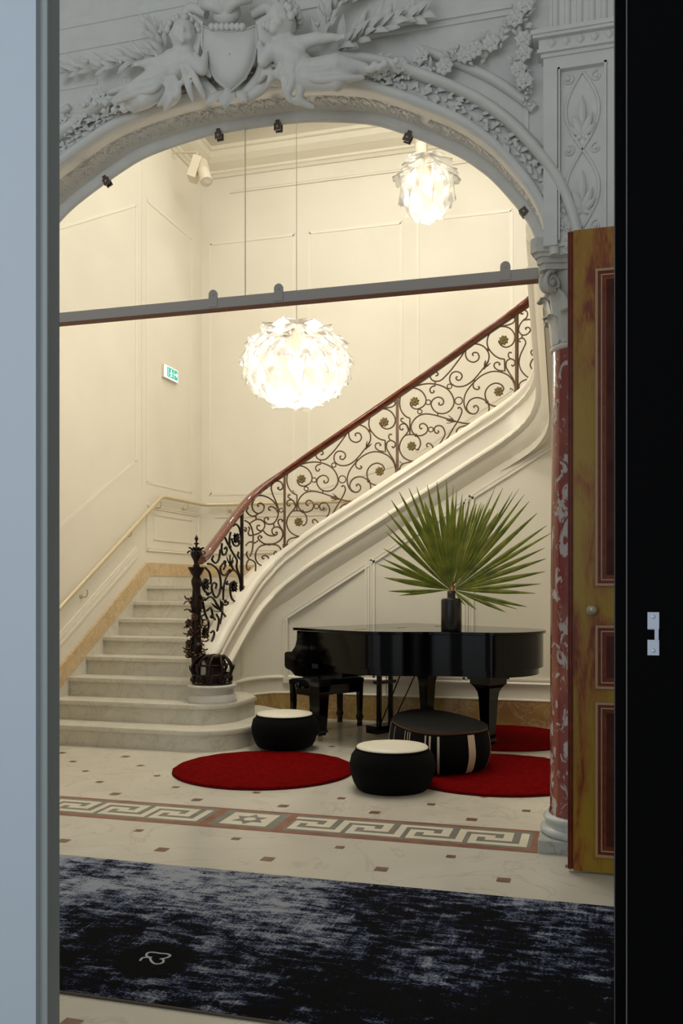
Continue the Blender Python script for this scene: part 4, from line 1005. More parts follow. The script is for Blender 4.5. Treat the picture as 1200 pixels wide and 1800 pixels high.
obj('baseboard_stair', m, 'skirt_green', org=(-2, 9, 0), kind='structure')
# left wall
EX = (1, 0, 0); Ux = UL+.001
m = MB()
m.extrude([(Ux, 6.28, 0), (Ux, 9.01, 1.647), (Ux, 10.5, 1.647), (Ux, 10.5, 1.502), (Ux, 9.09, 1.502), (Ux, 6.60, 0)], (.026, 0, 0))
obj('baseboard_left', m, 'skirt_tan', org=(UL, 8, 0), kind='structure')
m = MB(); m.extrude([(UL, VB-.001, 1.502), (UL, VB-.001, 1.647), (-2.75, VB-.001, 1.647), (1.3, VB-.001, 1.647+4.05*.617), (1.3, VB-.001, 1.502+4.05*.617), (-2.7, VB-.001, 1.502)], (0, -.024, 0))
obj('baseboard_back', m, 'skirt_tan', org=(-4, VB, 1.5), kind='structure')
m = MB(); kz = .604
def lw(v, z_): return (Ux, v, z_)
for off in (.0, .07): ridge(m, [on_u(70, 1168-off*170, UL), on_u(238, 976-off*150, UL)], EX, .05, .018)
ridge(m, [lw(9.05, 1.80), lw(10.38, 1.80), lw(10.38, 2.28), lw(9.05, 2.28)], EX, .04, .014, True)
ridge(m, [lw(9.22, 1.92), lw(10.2, 1.92), lw(10.2, 2.2), lw(9.22, 2.2)], EX, .02, .008, True)
ridge(m, [lw(7.27, 1.9), lw(7.27, 4.70), lw(8.80, 5.55), lw(8.80, 2.75)], EX, .03, .004, True)
ridge(m, [lw(5.6, 1.2), lw(5.6, 3.85), lw(7.1, 4.6), lw(7.1, 1.8)], EX, .03, .004, True)
ridge(m, [lw(9.05, 2.55), lw(9.05, 5.70), lw(10.2, 5.70), lw(10.2, 2.55)], EX, .03, .004, True)
ridge(m, [lw(8.93, 2.5), lw(8.93, 6.3)], EX, .02, .008)
obj('trim_6', m, 'white_paint', org=(UL, 8, 2), kind='structure')
m = MB(); VX = VB-.001
for a, b in ((-4.72, -3.6), (-3.4, -2.25), (-2.05, -.95), (-.75, .35)):
    lo = max(2.55, 2.55+(a+2.75)*.617) if a > -2.8 else 2.55; hi = 2.55 if b < -2.7 else 2.55+max(0, (b+2.75)*.617)
    ridge(m, [(a, VX, lo), (a, VX, 5.73), (b, VX, 5.73), (b, VX, hi)], NS, .035, .005, True)
ridge(m, [(UL, VX, 1.82), (-2.75, VX, 1.82), (1.2, VX, 1.82+3.95*.617)], NS, .05, .022)
ridge(m, [(UL+.2, VX, 2.27), (-2.75, VX, 2.27), (1.2, VX, 2.27+3.95*.617)], NS, .035, .012)
obj('trim_7', m, 'white_paint', org=(-2, VB, 3), kind='structure')
m = MB()
m.sweep([(Vector((UL, VB, 6.55)), Vector((0, -1, 0)), Vector((0, 0, 1))), (Vector((1.3, VB, 6.55)), Vector((0, -1, 0)), Vector((0, 0, 1)))],
        [(0, 0), (.02, 0), (.04, .03), (.06, .04), (.06, .07), (.16, .12), (.22, .17), (.22, .24), (.25, .25), (.25, .29), (.12, .33), (.05, .50), (0, .65)], 0)
m.sweep([(Vector((UL, VA, 6.55)), Vector((1, 0, 0)), Vector((0, 0, 1))), (Vector((UL, VB, 6.55)), Vector((1, 0, 0)), Vector((0, 0, 1)))],
        [(0, 0), (.02, 0), (.04, .03), (.06, .04), (.06, .07), (.16, .12), (.22, .17), (.22, .24), (.25, .25), (.25, .29), (.12, .33), (.05, .50), (0, .65)], 0)
ridge(m, [(UL+.4, VX, 6.36), (1.2, VX, 6.36)], NS, .04, .015)
obj('trim_8', m, 'wall_cream', org=(-2, VB, 6.5), kind='structure')

# wall handrail
t = thing('wall_handrail', 'pale brass handrail running up the left wall beside the steps', 'handrail', (UL+.07, 7.2, 1.15))
m = MB(); ro = UL+.07
path = [Vector((ro, 6.2, 1.154-.602*.995)), Vector((ro, 7.195, 1.154)), Vector((ro, 9.24, 2.39)), Vector((ro, 9.32, 2.41)), Vector((ro, VB-.15, 2.41)), Vector((ro+.08, VB-.07, 2.41)), Vector((-2.9, VB-.07, 2.41)), Vector((-2.75, VB-.07, 2.44)), Vector((.6, VB-.07, 2.44+3.35*.617))]
m.tube(path, .024, 12); obj('rail', m, 'brass', parent=t)
for p, w in ((on_u(142, 1046, UL), 0), (on_u(220, 940, UL), 0), (on_u(273, 890, UL), 0), (on_u(321, 893, UL), 0), (Vector((-4.45, VB, 2.34)), 1), (Vector((-3.2, VB, 2.34)), 1), (Vector((-1.9, VB, 2.9)), 1)):
    m = MB(); nn = Vector((1, 0, 0)) if not w else Vector((0, -1, 0)); p = Vector(p); p.z -= .01
    m.lathe([(.026, 0), (.026, .006), (.018, .01)], p, 14, axis=nn); m.tube(spline([p, p+nn*.05-Vector((0, 0, .01)), p+nn*.075+Vector((0, 0, .02)), p+nn*.07+Vector((0, 0, .062))], 4), .007, 8)
    obj('bracket', m, 'brass', parent=t)

# lit exit sign
t = thing('exit_sign', 'small lit green and white exit sign on the cream left wall', 'exit sign', (UL, 9.58, 3.8))
obj('housing', MB().box(UL, UL+.03, 9.40, 9.76, 3.805, 3.955), 'white_metal', parent=t)
m = MB(); m.box(UL+.03, UL+.034, 9.405, 9.755, 3.81, 3.95); obj('light_panel', m, 'sign_white', parent=t)
m = MB(); X = UL+.036
def quad(a, b, c, d, mt=0): m.extrude([(X, a, c), (X, b, c), (X, b, d), (X, a, d)], (.001, 0, 0), mt)
quad(9.47, 9.74, 3.825, 3.94); quad(9.425, 9.435, 3.825, 3.94)
X += .0015
quad(9.50, 9.505, 3.835, 3.93, 1); quad(9.64, 9.645, 3.835, 3.93, 1)
m.lathe([(.001, 0), (.012, 0), (.012, .001), (.001, .001)], (X, 9.575, 3.915), 12, mat=1, axis=(1, 0, 0))
for a, b in (((9.575, 3.90), (9.57, 3.865)), ((9.57, 3.865), (9.55, 3.835)), ((9.57, 3.865), (9.60, 3.85)), ((9.575, 3.895), (9.545, 3.875)), ((9.575, 3.895), (9.605, 3.88)), ((9.66, 3.885), (9.72, 3.885)), ((9.72, 3.885), (9.70, 3.905)), ((9.72, 3.885), (9.70, 3.865))):
    a, b = Vector((X, *a)), Vector((X, *b)); tt = (b-a).normalized(); m.obox((a+b)/2, tt, Vector((1, 0, 0)), (b-a).length/2+.003, .0008, .005, 1)
obj('pictogram', m, ['sign_green', 'sign_white'], parent=t)

# ---- glazed fanlight: steel bar, two panes, five clamps
VG = 5.055
t = thing('glazed_fanlight', 'clear glass fanlight filling the arch above a grey steel bar, held by small clamps', 'fanlight', (UC, VG, 3.07))
obj('bar', MB().box(-3.70, -.31, VG-.025, VG+.025, 3.078, 3.143, 0).box(-3.70, -.31, VG-.03, VG+.03, 3.072, 3.079, 1), ['steel', 'steel_edge'], parent=t)
for x in (375, 490, 888):
    c = on_v(x, 515, VG-.02); zt = on_v(x, {375: 509, 490: 498, 888: 459}[x], VG-.03).z; m = MB(); pr = [(c.x-.028, VG-.03, 3.09), (c.x+.028, VG-.03, 3.09)]+[(c.x+.028*cos(a), VG-.03, zt-.028+.028*sin(a)) for a in [k*pi/10 for k in range(11)]]
    m.extrude(pr, (0, .012, 0)); m.lathe([(.008, 0), (.008, .004)], (c.x, VG-.03, zt-.03), 10, axis=(0, -1, 0)); obj('tab', m, 'steel', parent=t)
ju = on_v(431, 400, VG).x
gpts = [(p.x, VG-.005, p.z-.004) for p in arch if p.z > 3.145]
for sel in ([p for p in gpts if p[0] < ju-.004], [p for p in gpts if p[0] > ju+.004]):
    x0, x1 = sel[0][0], sel[-1][0]; left = x0 < -3
    zj = lerp_table([(a[0], a[2]) for a in gpts], ju); j = ju-.0025 if left else ju+.0025; yy = VG-.005
    poly = (sel+[(j, yy, zj), (j, yy, 3.145), (x0, yy, 3.145)]) if left else ([(j, yy, 3.145), (j, yy, zj)]+sel+[(x1, yy, 3.145)])
    m = MB(); m.extrude(poly, (0, .010, 0)); obj('glass_pane', m, 'glass', parent=t)
obj('seam', MB().box(ju-.0012, ju+.0012, VG-.006, VG+.006, 3.145, lerp_table([(a[0], a[2]) for a in gpts], ju)), 'white_metal', parent=t)
for x, y in ((186, 318), (383, 237), (487, 222), (715, 241), (920, 371)):
    p = on_v(x, y, VG-.02); i = min(range(len(arch)), key=lambda k: (Vector((arch[k].x, 0, arch[k].z))-Vector((p.x, 0, p.z))).length); n_ = arch_n(i); tt = Vector((n_.z, 0, -n_.x)); c = Vector((p.x, VG-.016, p.z))
    k = obj('clamp', MB().obox(c, tt, n_, .021, .021, .005, az=Vector((0, 1, 0))).obox(c+Vector((0, .032, 0)), tt, n_, .021, .021, .005, az=Vector((0, 1, 0))).obox(c+n_*.026+Vector((0, .016, 0)), tt, n_, .012, .014, .02, az=Vector((0, 1, 0))), 'clamp', parent=t)
    obj('screw', MB().lathe([(.007, 0), (.007, .003), (.001, .004)], c+Vector((0, -.005, 0)), 10, axis=(0, -1, 0)), 'steel', parent=k)

# ---- pendant lamps: layered clear lens leaves
def petal_mesh(L, w):
    m = MB(); rows = []
    for i in range(7):
        t = i/6; ww = w*.5*(.32+.68*sin(pi*min(.62, t*.62)/1.24)**.8)*(1 if t < .8 else sqrt(max(.05, 1-((t-.8)/.22)**2)))
        rows.append([Vector((ww*a, .16*L*(t-.5)**2*4*.25-.10*w*abs(a)*(1 if i else .5)+.02*L*cos(a*9)*t, -L*t)) for a in (-1, -.66, -.33, 0, .33, .66, 1)])
    m.sheet(rows, 0, True); return m
def pendant(label, c, R, Hh, rows, L, w, power, group, top):
    c = Vector(c); t = thing('pendant_lamp', label, 'pendant lamp', c, group)
    me = petal_mesh(L, w).mesh('lens_leaf', ['petal']); rnd = random.Random(4)
    for ri, (el, n, tilt) in enumerate(rows):
        e = radians(el); rr = R*cos(e); zz = Hh*sin(e)
        for j in range(n):
            a = 2*pi*(j+.5*(ri % 2))/n+rnd.uniform(-.05, .05)
            o = bpy.data.objects.new('lens_leaf', me); COL.objects.link(o); o.parent = t
            out = Vector((cos(a), sin(a), 0)); dn = -Vector((0, 0, 1))
            # leaf hangs down along the surface and flares outwards
            tang = (out*(sin(e)*R)*1.0-Vector((0, 0, 1))*(cos(e)*Hh)).normalized()      # down the surface
            nrm = (out*cos(e)/R+Vector((0, 0, 1))*sin(e)/Hh).normalized()
            down = (tang*cos(radians(tilt))+nrm*sin(radians(tilt))).normalized(); side = down.cross(nrm).normalized(); nn = side.cross(down)
            mt = Matrix((side, nn, -down)).transposed().to_4x4(); p = out*(rr*.93)+Vector((0, 0, zz))-down*(L*.5)
            o.matrix_local = Matrix.Translation(p) @ mt @ Matrix.Rotation(rnd.uniform(-.12, .12), 4, 'Z')
    m = MB(); m.ball(c, R*.14, R*.14, Hh*.2, n=16); obj('bulb', m, 'glow', parent=t)
    m = MB(); m.lathe([(.02, Hh*.9), (.05, Hh*.85), (.05, Hh*.3), (.03, Hh*.25)], c, 16)
    for j in range(6):
        a = j*pi/3; q = spline([c+Vector((0, 0, Hh*.7)), c+Vector((cos(a)*R*.55, sin(a)*R*.55, Hh*.62)), c+Vector((cos(a)*R*.8, sin(a)*R*.8, Hh*.1)), c+Vector((cos(a)*R*.5, sin(a)*R*.5, -Hh*.6))], 5); m.tube(q, .003, 5)
    obj('frame', m, 'cord', parent=t)
    obj('cord', MB().tube([c+Vector((0, 0, Hh*.85)), Vector((c.x, c.y, top))], .0032, 6), 'cord', parent=t)
    if top > 7: obj('ceiling_rose', MB().lathe([(.06, CEIL), (.06, CEIL-.02), (.02, CEIL-.05)], Vector((c.x, c.y, 0)), 18), 'white_metal', parent=t)
    l = point('pendant_lamp_bulb_light', c, power, (1, .90, .74), R*.22); l.parent = t; l.location = (0, 0, 0)
    for k in range(4):
        a = k*pi/2+.4; l = point('pendant_lamp_bulb_light', (0, 0, 0), power*.12, (1, .90, .74), R*.1); l.parent = t; l.location = (cos(a)*R*.5, sin(a)*R*.5, .02)
LG = 'clear leaf pendant lamps'
bc = at_dist(521, 643, 7.8)
pendant('large round glowing pendant lamp of many clear overlapping leaves above the stairs foot', bc, .50, .37, [(62, 8, 20), (40, 12, 14), (18, 15, 10), (-4, 15, 8), (-26, 12, 4), (-50, 8, -4), (-74, 4, -10)], .215, .235, 40, LG, CEIL)
sc_ = at_dist(750, 330, 8.9)
pendant('smaller glowing clear leaf pendant lamp hanging high under the arch at the right', sc_, .29, .33, [(60, 6, 14), (28, 8, 30), (-4, 8, 8), (-36, 6, 0), (-68, 4, -8)], .25, .25, 20, LG, CEIL)

# ---- ceiling spotlights
def spotlight(label, c, aim, s=1.0, box=True, group='cream spotlights'):
    c = Vector(c); t = thing('spotlight', label, 'spotlight', c, group); aim = Vector(aim).normalized()
    if box:
        obj('mounting_box', MB().obox(c+Vector((-.07*s, 0, .02*s)), (1, .3, -.35), (-.3, 1, 0), .035*s, .07*s, .09*s), 'white_metal', parent=t)
    m = MB(); m.lathe([(.042*s, -.11*s), (.05*s, -.10*s), (.052*s, .10*s), (.046*s, .115*s), (.046*s, .10*s)], c+aim*.02, 22, axis=aim)
    for k in range(7): m.lathe([(.053*s, -.09*s+k*.012*s), (.056*s, -.088*s+k*.012*s), (.053*s, -.084*s+k*.012*s)], c+aim*.02, 22, axis=aim)
    obj('can', m, 'white_metal', parent=t)
    obj('lens', MB().lathe([(.001, .10*s), (.044*s, .10*s), (.044*s, .098*s)], c+aim*.02, 20, axis=aim), 'spot_glow', parent=t)
    return t
c = at_dist(357, 300, 10.4)
spotlight('cream spotlight on the cornice at the upper left, tilted downwards', c, (.35, -.25, -.9), 1.4)
obj('arm', MB().tube([c+Vector((-.06, 0, .06)), c+Vector((-.10, .05, .25)), Vector((UL+.02, c.y+.08, c.z+.30))], .012, 8), 'white_metal', parent=bpy.data.objects['spotlight'])
c = at_dist(740, 252, 9.4)
t = spotlight('cream ribbed spotlight just above the smaller pendant lamp', c, (.1, 0, -1), 1.3, False)
obj('mounting_box', MB().box(c.x+.08, c.x+.2, c.y-.05, c.y+.05, c.z-.02, c.z+.12), 'white_metal', parent=t)
obj('arm', MB().tube([c+Vector((.0, 0, .12)), Vector((c.x, c.y, CEIL))], .012, 8), 'white_metal', parent=t)

# ================================================================== FURNITURE
# ---- grand piano
K = Vector((-1.98, 8.18, 0)); ET = Vector((.838, -.546, 0)); EXs = Vector((-.546, -.838, 0))
def pw(t, s, z=0): return K+ET*t+EXs*s+Vector((0, 0, z))
pn = thing('grand_piano', 'closed black lacquered grand piano standing before the stair wall', 'grand piano', K)
rim = spline([(-.10, .74, 0), (.3, .745, 0), (.62, .70, 0), (.82, .56, 0), (1.0, .36, 0), (1.16, .22, 0), (1.30, .14, 0), (1.44, .06, 0), (1.53, -.08, 0), (1.56, -.26, 0), (1.52, -.46, 0), (1.40, -.64, 0), (1.15, -.74, 0)], 5)
rim2 = [(p.x, p.y) for p in rim]+[(.4, -.745), (-.10, -.745)]
def shrink(pl, k):
    n = len(pl); out = []
    for i in range(n):
        a, b = Vector(pl[(i-1) % n]), Vector(pl[(i+1) % n]); t_ = (b-a); nn = Vector((t_.y, -t_.x)).normalized() if t_.length else Vector((0, 0)); p = Vector(pl[i])
        out.append((p.x+nn.x*k, p.y+nn.y*k))
    return out
c0_ = Vector((.7, 0)); tst = shrink(rim2, .02)
grow = 1 if (Vector(tst[10])-c0_).length > (Vector(rim2[10])-c0_).length else -1
def pp(pl, z0, z1, mb, sm=False): return mb.extrude([pw(a, b, z0) for a, b in pl], (0, 0, z1-z0), 0, sm)
m = MB(); pp(rim2, .70, .985, m, True); pp(shrink(rim2, -.035*grow), .64, .70, m, True)
m.extrude([pw(-.10, .745, 0), pw(.25, .745, 0), pw(.25, -.745, 0), pw(-.10, -.745, 0)][0:4] and [pw(a, b, .60) for a, b in ((-.1, .70), (.3, .70), (.3, -.70), (-.1, -.70))], (0, 0, .06))
o = obj('case', m, 'black_lacquer', parent=pn); o.data.set_sharp_from_angle(angle=radians(35))
arm = [(-.10, .985), (-.27, .985), (-.275, .90), (-.30, .84), (-.35, .79), (-.43, .785), (-.455, .77), (-.455, .66), (-.44, .635), (-.36, .615), (-.30, .575), (-.10, .57)]
for s_ in (.69, -.745):
    obj('cheek', MB().extrude([pw(a, s_, b) for a, b in arm], EXs*.055), 'black_lacquer', parent=pn)
m = MB(); m.extrude([pw(a, -.69, b) for a, b in ((-.10, .60), (-.42, .63), (-.42, .70), (-.10, .70))], EXs*1.38); m.extrude([pw(a, -.69, b) for a, b in ((-.42, .70), (-.44, .70), (-.44, .735), (-.42, .735))], EXs*1.38)
obj('keybed', m, 'black_lacquer', parent=pn)
m = MB(); m.extrude([pw(a, -.688, b) for a, b in ((-.40, .735), (-.40, .755), (-.20, .83), (-.12, .95), (-.10, .95), (-.10, .70))], EXs*1.376); obj('key_cover', m, 'black_lacquer', parent=pn)
lid = shrink(rim2, .022*grow); fl_ = [(a, b) for a, b in lid if a > .32]
main = [(.32, .767)]+fl_+[(.32, -.767)]
m = MB(); pp(main, .99, 1.012, m); o = obj('lid', m, 'black_lacquer', parent=pn)
m = MB(); pp([(-.30, .767), (.316, .767), (.316, -.767), (-.30, -.767)], .99, 1.012, m); obj('front_lid', m, 'black_lacquer', parent=pn)
for s_ in (-.5, 0, .5): obj('hinge', MB().tube([pw(.318, s_-.06, 1.014), pw(.318, s_+.06, 1.014)], .005, 8), 'brass', parent=pn)
def pleg(t, s):
    m = MB(); c = pw(t, s)
    for z0, z1, a, b in ((.60, .66, .125, .125), (.56, .60, .11, .115)): m.obox(c+Vector((0, 0, (z0+z1)/2)), ET, EXs, a, a, (z1-z0)/2)
    rows = []
    for zz, h in ((.56, .105), (.53, .082), (.49, .065), (.44, .058), (.2, .047), (.10, .042), (.095, .05), (.075, .052), (.07, .04), (.05, .036)):
        rows.append([c+ET*a*h+EXs*b*h+Vector((0, 0, zz)) for a, b in ((-1, -1), (1, -1), (1, 1), (-1, 1))])
    m.sheet(rows, 0, False, True)
    lg = obj('leg', m, 'black_lacquer', parent=pn)
    w = MB(); w.lathe([(.001, -.012), (.022, -.012), (.025, -.006), (.025, .006), (.022, .012), (.001, .012)], c+Vector((0, 0, .025)), 16, axis=EXs); w.tube([c+Vector((0, 0, .025)), c+Vector((0, 0, .055))], .012, 8)
    obj('caster', w, 'brass', parent=lg)
pleg(-.08, .63); pleg(.05, -.62); pleg(1.2, -.16)
ly = MB()
for s_ in (-.075, .075): ly.tube([pw(.10, s_, .60), pw(.10, s_, .10)], [.022, .026], 10)
ly.obox(pw(.08, 0, .065), ET, EXs, .075, .15, .035); ly.obox(pw(.10, 0, .50), ET, EXs, .03, .12, .015); ly.obox(pw(.10, 0, .61), ET, EXs, .06, .13, .02)
lyre = obj('lyre', ly, 'black_lacquer', parent=pn)
for s_ in (-.06, 0, .06): obj('pedal', MB().obox(pw(-.03, s_, .05), ET, EXs, .07, .014, .006).obox(pw(-.09, s_, .05), ET, EXs, .02, .02, .006), 'brass', parent=lyre)
for s_ in (-.10, .10): obj('brace_rod', MB().tube([pw(.12, s_*.8, .10), pw(.42, s_, .62)], .006, 6), 'black_lacquer', parent=lyre)
for s_ in (-.03, .03): obj('pedal_rod', MB().tube([pw(.09, s_, .09), pw(.09, s_, .6)], .004, 6), 'brass', parent=lyre)

# ---- piano bench
bc_ = K+Vector((-.60, .28, 0))+Vector((.02, 0, 0))
bn = thing('piano_bench', 'black padded piano bench behind the keyboard end of the piano', 'bench', bc_)
m = MB(); m.obox(bc_+Vector((0, 0, .455)), ET, EXs, .18, .33, .022); m.obox(bc_+Vector((0, 0, .478)), ET, EXs, .165, .315, .008); 
for i in range(5):
    for j in range(2): m.ball(bc_+ET*(j*.14-.07)+EXs*(i*.12-.24)+Vector((0, 0, .485)), .008, n=6)
obj('seat', m, 'black_fabric', parent=bn)
m = MB(); m.obox(bc_+Vector((0, 0, .385)), ET, EXs, .165, .31, .045); obj('apron', m, 'black_lacquer', parent=bn)
for a in (-.15, .15):
    for b in (-.30, .30):
        m = MB(); c = bc_+ET*a+EXs*b; rows = []
        for zz, h in ((.43, .026), (.12, .020), (.10, .026), (.085, .026), (.05, .017), (0, .02)): rows.append([c+ET*x*h+EXs*y*h+Vector((0, 0, zz)) for x, y in ((-1, -1), (1, -1), (1, 1), (-1, 1))])
        m.sheet(rows, 0, False, True); m.add(rows[-1], [(0, 1, 2, 3)]); obj('leg', m, 'black_lacquer', parent=bn)
for b in (-.345, .345): obj('height_knob', MB().lathe([(.012, 0), (.012, .02), (.03, .022), (.034, .035), (.03, .05), (.001, .052)], bc_+EXs*b*.95+Vector((0, 0, .43)), 16, axis=EXs*(1 if b > 0 else -1)), 'black_lacquer', parent=bn)

# ---- vase and palm leaves
VD = 7.50; vb = at_dist(793, 1100, VD); vb.z = 1.012
t = thing('vase', 'black cylindrical vase with a short neck on the piano lid', 'vase', vb)
obj('body', MB().lathe([(.001, 0), (.084, 0), (.086, .005), (.086, .255), (.082, .268), (.072, .274), (.036, .278), (.034, .285), (.034, .335), (.030, .338), (.026, .335), (.026, .20), (.001, .20)], vb, 40), 'vase', parent=t)
def frond(label, hub, tips, fuse, D, cup, rnd, dark=0, petx=0):
    hp = at_dist(*hub, D); t = thing('palm_leaf', label, 'palm leaf', hp, 'fan palm leaves in the black vase'); m = MB()
    view = (CAMP-hp); view.z = 0; view.normalize()
    th = [atan2(-(y-hub[1]), x-hub[0]) for x, y in tips]
    for i, (x, y) in enumerate(tips):
        tip = at_dist(x, y, D-cup(th[i])+rnd.uniform(-.05, .05)); v = tip-hp; L = v.length; d = v.normalized(); sd = d.cross(view).normalized(); nn = sd.cross(d)
        a0 = abs(th[i]-th[max(0, i-1)]) or .12; a1 = abs(th[min(len(tips)-1, i+1)]-th[i]) or .12
        a0 = min(a0, .22); a1 = min(a1, .22); F = fuse*rnd.uniform(.92, 1.08); rows = []
        for f in (.02, F*.25, F*.5, F*.75, F, F+(1-F)*.25, F+(1-F)*.5, F+(1-F)*.75, .985):
            r = L*f; w0, w1 = (tan_(a0/2)*r*1.12, tan_(a1/2)*r*1.12) if f <= F else [min(.026, tan_(q/2)*L*F*1.1)*(1-(f-F)/(1-F))**.75 for q in (a0, a1)]
            if f <= F: k_ = 1 if f < F*.6 else 1-(f-F*.6)/(F*.4)*.25; w0, w1 = min(w0, .036)*k_, min(w1, .036)*k_
            sag = -.04*f*f*L; c = hp+d*r+Vector((0, 0, sag*.0)); fold = .55*max(w0, w1)
            rows.append([c-sd*w1-nn*fold*.6, c-sd*w1*.5-nn*fold*.1, c+nn*fold*.5, c+sd*w0*.5-nn*fold*.1, c+sd*w0-nn*fold*.6])
        m.sheet(rows, 0, True)
    o = obj('blade', m, 'leaf', parent=t)
    q = spline([vb+Vector((0, 0, .21)), vb+Vector((petx*.3, 0, .30)), hp-Vector((0, 0, .02)), hp+Vector((0, 0, .04))], 5); obj('stalk', MB().tube(q, .009, 8), 'petiole', parent=t)
tan_ = math.tan
tipsA = [(700,1047),(680,1039),(673,1015),(662,991),(668,980),(672,963),(676,934),(681,926),(674,917),(679,898),(686,877),(700,862),(717,855),(731,853),(750,850),(767,844),(784,841),(796,850),(803,857),(813,865),(827,870),(836,877)]
tipsB = [(848,883),(860,872),(872,852),(885,855),(902,862),(914,856),(923,867),(932,879),(946,900),(963,922),(972,935),(960,962),(962,981),(960,1004),(953,1026),(943,1043),(928,1067),(912,1072),(890,1077),(837,1072),(818,1065)]
frond('fan palm leaf spreading to the left from the black vase', (791, 1037), tipsA, .52, VD-.03, lambda a: .18*sin(max(0, a)), random.Random(1))
frond('fan palm leaf spreading to the right from the black vase', (797, 1037), tipsB, .50, VD+.03, lambda a: .10+.10*cos(a), random.Random(2))
frond('darker fan palm leaf standing behind the two front leaves', (795, 1030), [(722,900),(745,880),(770,870),(795,872),(815,880),(838,882),(846,880),(852,884),(862,892),(876,900),(890,915)], .7, VD+.10, lambda a: -.12, random.Random(3))

# ---- round red rugs
def round_rug(label, c, r):
    t = thing('round_rug', label, 'rug', c, 'round red rugs'); rnd = random.Random(int(c[0]*10)); n = 96
    pr = [(r+.004*sin(5*k)+rnd.uniform(-.003, .003)) for k in range(n)]
    rows = [[Vector((c[0]+pr[k]*f*cos(2*pi*k/n), c[1]+pr[k]*f*sin(2*pi*k/n), z)) for k in range(n)] for f, z in ((1.0, .004), (1.0, .016), (.985, .022), (.5, .0225), (.01, .0225))]
    m = MB(); m.sheet(rows, 0, True, True); obj('pile', m, 'red_rug', parent=t)
    obj('backing', MB().lathe([(r+.004, 0), (r+.006, .004), (r, .006)], Vector((c[0], c[1], 0)), 96), 'rug_edge', parent=t)
round_rug('round red rug in front of the stairs under the left stool', (-2.42, 6.36, 0), .68)
q = CAMP+ray(872, 1028)*6.62; round_rug('round red rug under the right end of the striped ottoman', (q.x, q.y, 0), .72)
q = CAMP+ray(884, 1028)*8.18; round_rug('round red rug beneath the tail end of the piano', (q.x, q.y, 0), .66)

# ---- stools
def pouf(label, c, r, h):
    t = thing('pouf', label, 'stool', c, 'black stools with cream tops'); c = Vector((c[0], c[1], .0 if c[2] == 0 else c[2]))
    prof = [(.001, .0), (r*.84, .0), (r*.90, .012), (r*.98, .05), (r*1.06, .12), (r*1.08, .17), (r*1.03, .23), (r*.93, h-.02), (r*.90, h-.008), (r*.885, h-.004)]
    n = 56; rows = []
    for rr, z_ in prof:
        rows.append([c+Vector((rr*cos(2*pi*k/n)*(1+.012*sin(3*2*pi*k/n)), rr*sin(2*pi*k/n)*(1+.012*sin(3*2*pi*k/n+1)), z_)) for k in range(n)])
    m = MB(); m.sheet(rows, 0, True, True); obj('body', m, 'black_fabric', parent=t)
    m = MB(); m.lathe([(r*.895, h-.012), (r*.90, h), (r*.88, h+.008), (r*.6, h+.016), (.001, h+.019)], c, 56); obj('seat', m, 'seat_white', parent=t)
    m = MB(); m.tube([c+Vector((r*.895*cos(a), r*.895*sin(a), h-.006)) for a in [k*2*pi/56 for k in range(56)]], .006, 6, closed=True); obj('piping', m, 'black_fabric', parent=t)
q = CAMP+ray(500, 1028)*7.66; pouf('round black fabric stool with cream top at the back edge of the left rug', (q.x, q.y, .0225), .265, .275)
q = CAMP+ray(689, 1028)*6.17; pouf('round black fabric stool with cream top standing on bare marble between the rugs', (q.x, q.y, 0), .275, .285)

# ---- striped ottoman with a dark top
hz = .335
tp = [on_z(x, y, hz) for x, y in [(688, 1264), (695, 1255), (712, 1249), (738, 1246), (775, 1249), (812, 1257), (842, 1266), (857, 1274), (852, 1281), (830, 1285), (795, 1288), (762, 1288), (730, 1283), (703, 1274)]]
cc = sum(tp, Vector())/len(tp); tpo = spline(tp, 6, True)
ot = thing('ottoman', 'large black rounded ottoman with pale vertical stripes and a dark wooden top', 'ottoman', (cc.x, cc.y, .0225))
lv = [(.88, .0225), (.94, .03), (1.0, .07), (1.045, .14), (1.05, .19), (1.025, .26), (1.0, .308), (.985, .316)]
def ring_at(f, z_, off=0): return [Vector((cc.x+(p.x-cc.x)*f, cc.y+(p.y-cc.y)*f, z_))+(Vector((p.x-cc.x, p.y-cc.y, 0)).normalized()*off) for p in tpo]
m = MB(); m.sheet([ring_at(f, z_) for f, z_ in lv], 0, True, True); m.add(ring_at(.88, .0225), [tuple(range(len(tpo)))]); obj('body', m, 'black_fabric', parent=ot)
m = MB(); m.sheet([ring_at(.985, .314), ring_at(1.0, .319), ring_at(1.0, .331)], 1, True, True); m.sheet([ring_at(1.0, .331), ring_at(.99, .336), ring_at(.6, .337), ring_at(.02, .337)], 0, True, True)
obj('top', m, ['table_top', 'table_edge'], parent=ot)
def ang_of(x, y, z_): p = on_z(x, y, z_); return atan2(p.y-cc.y, p.x-cc.x)
angs = [atan2(p.y-cc.y, p.x-cc.x) for p in tpo]
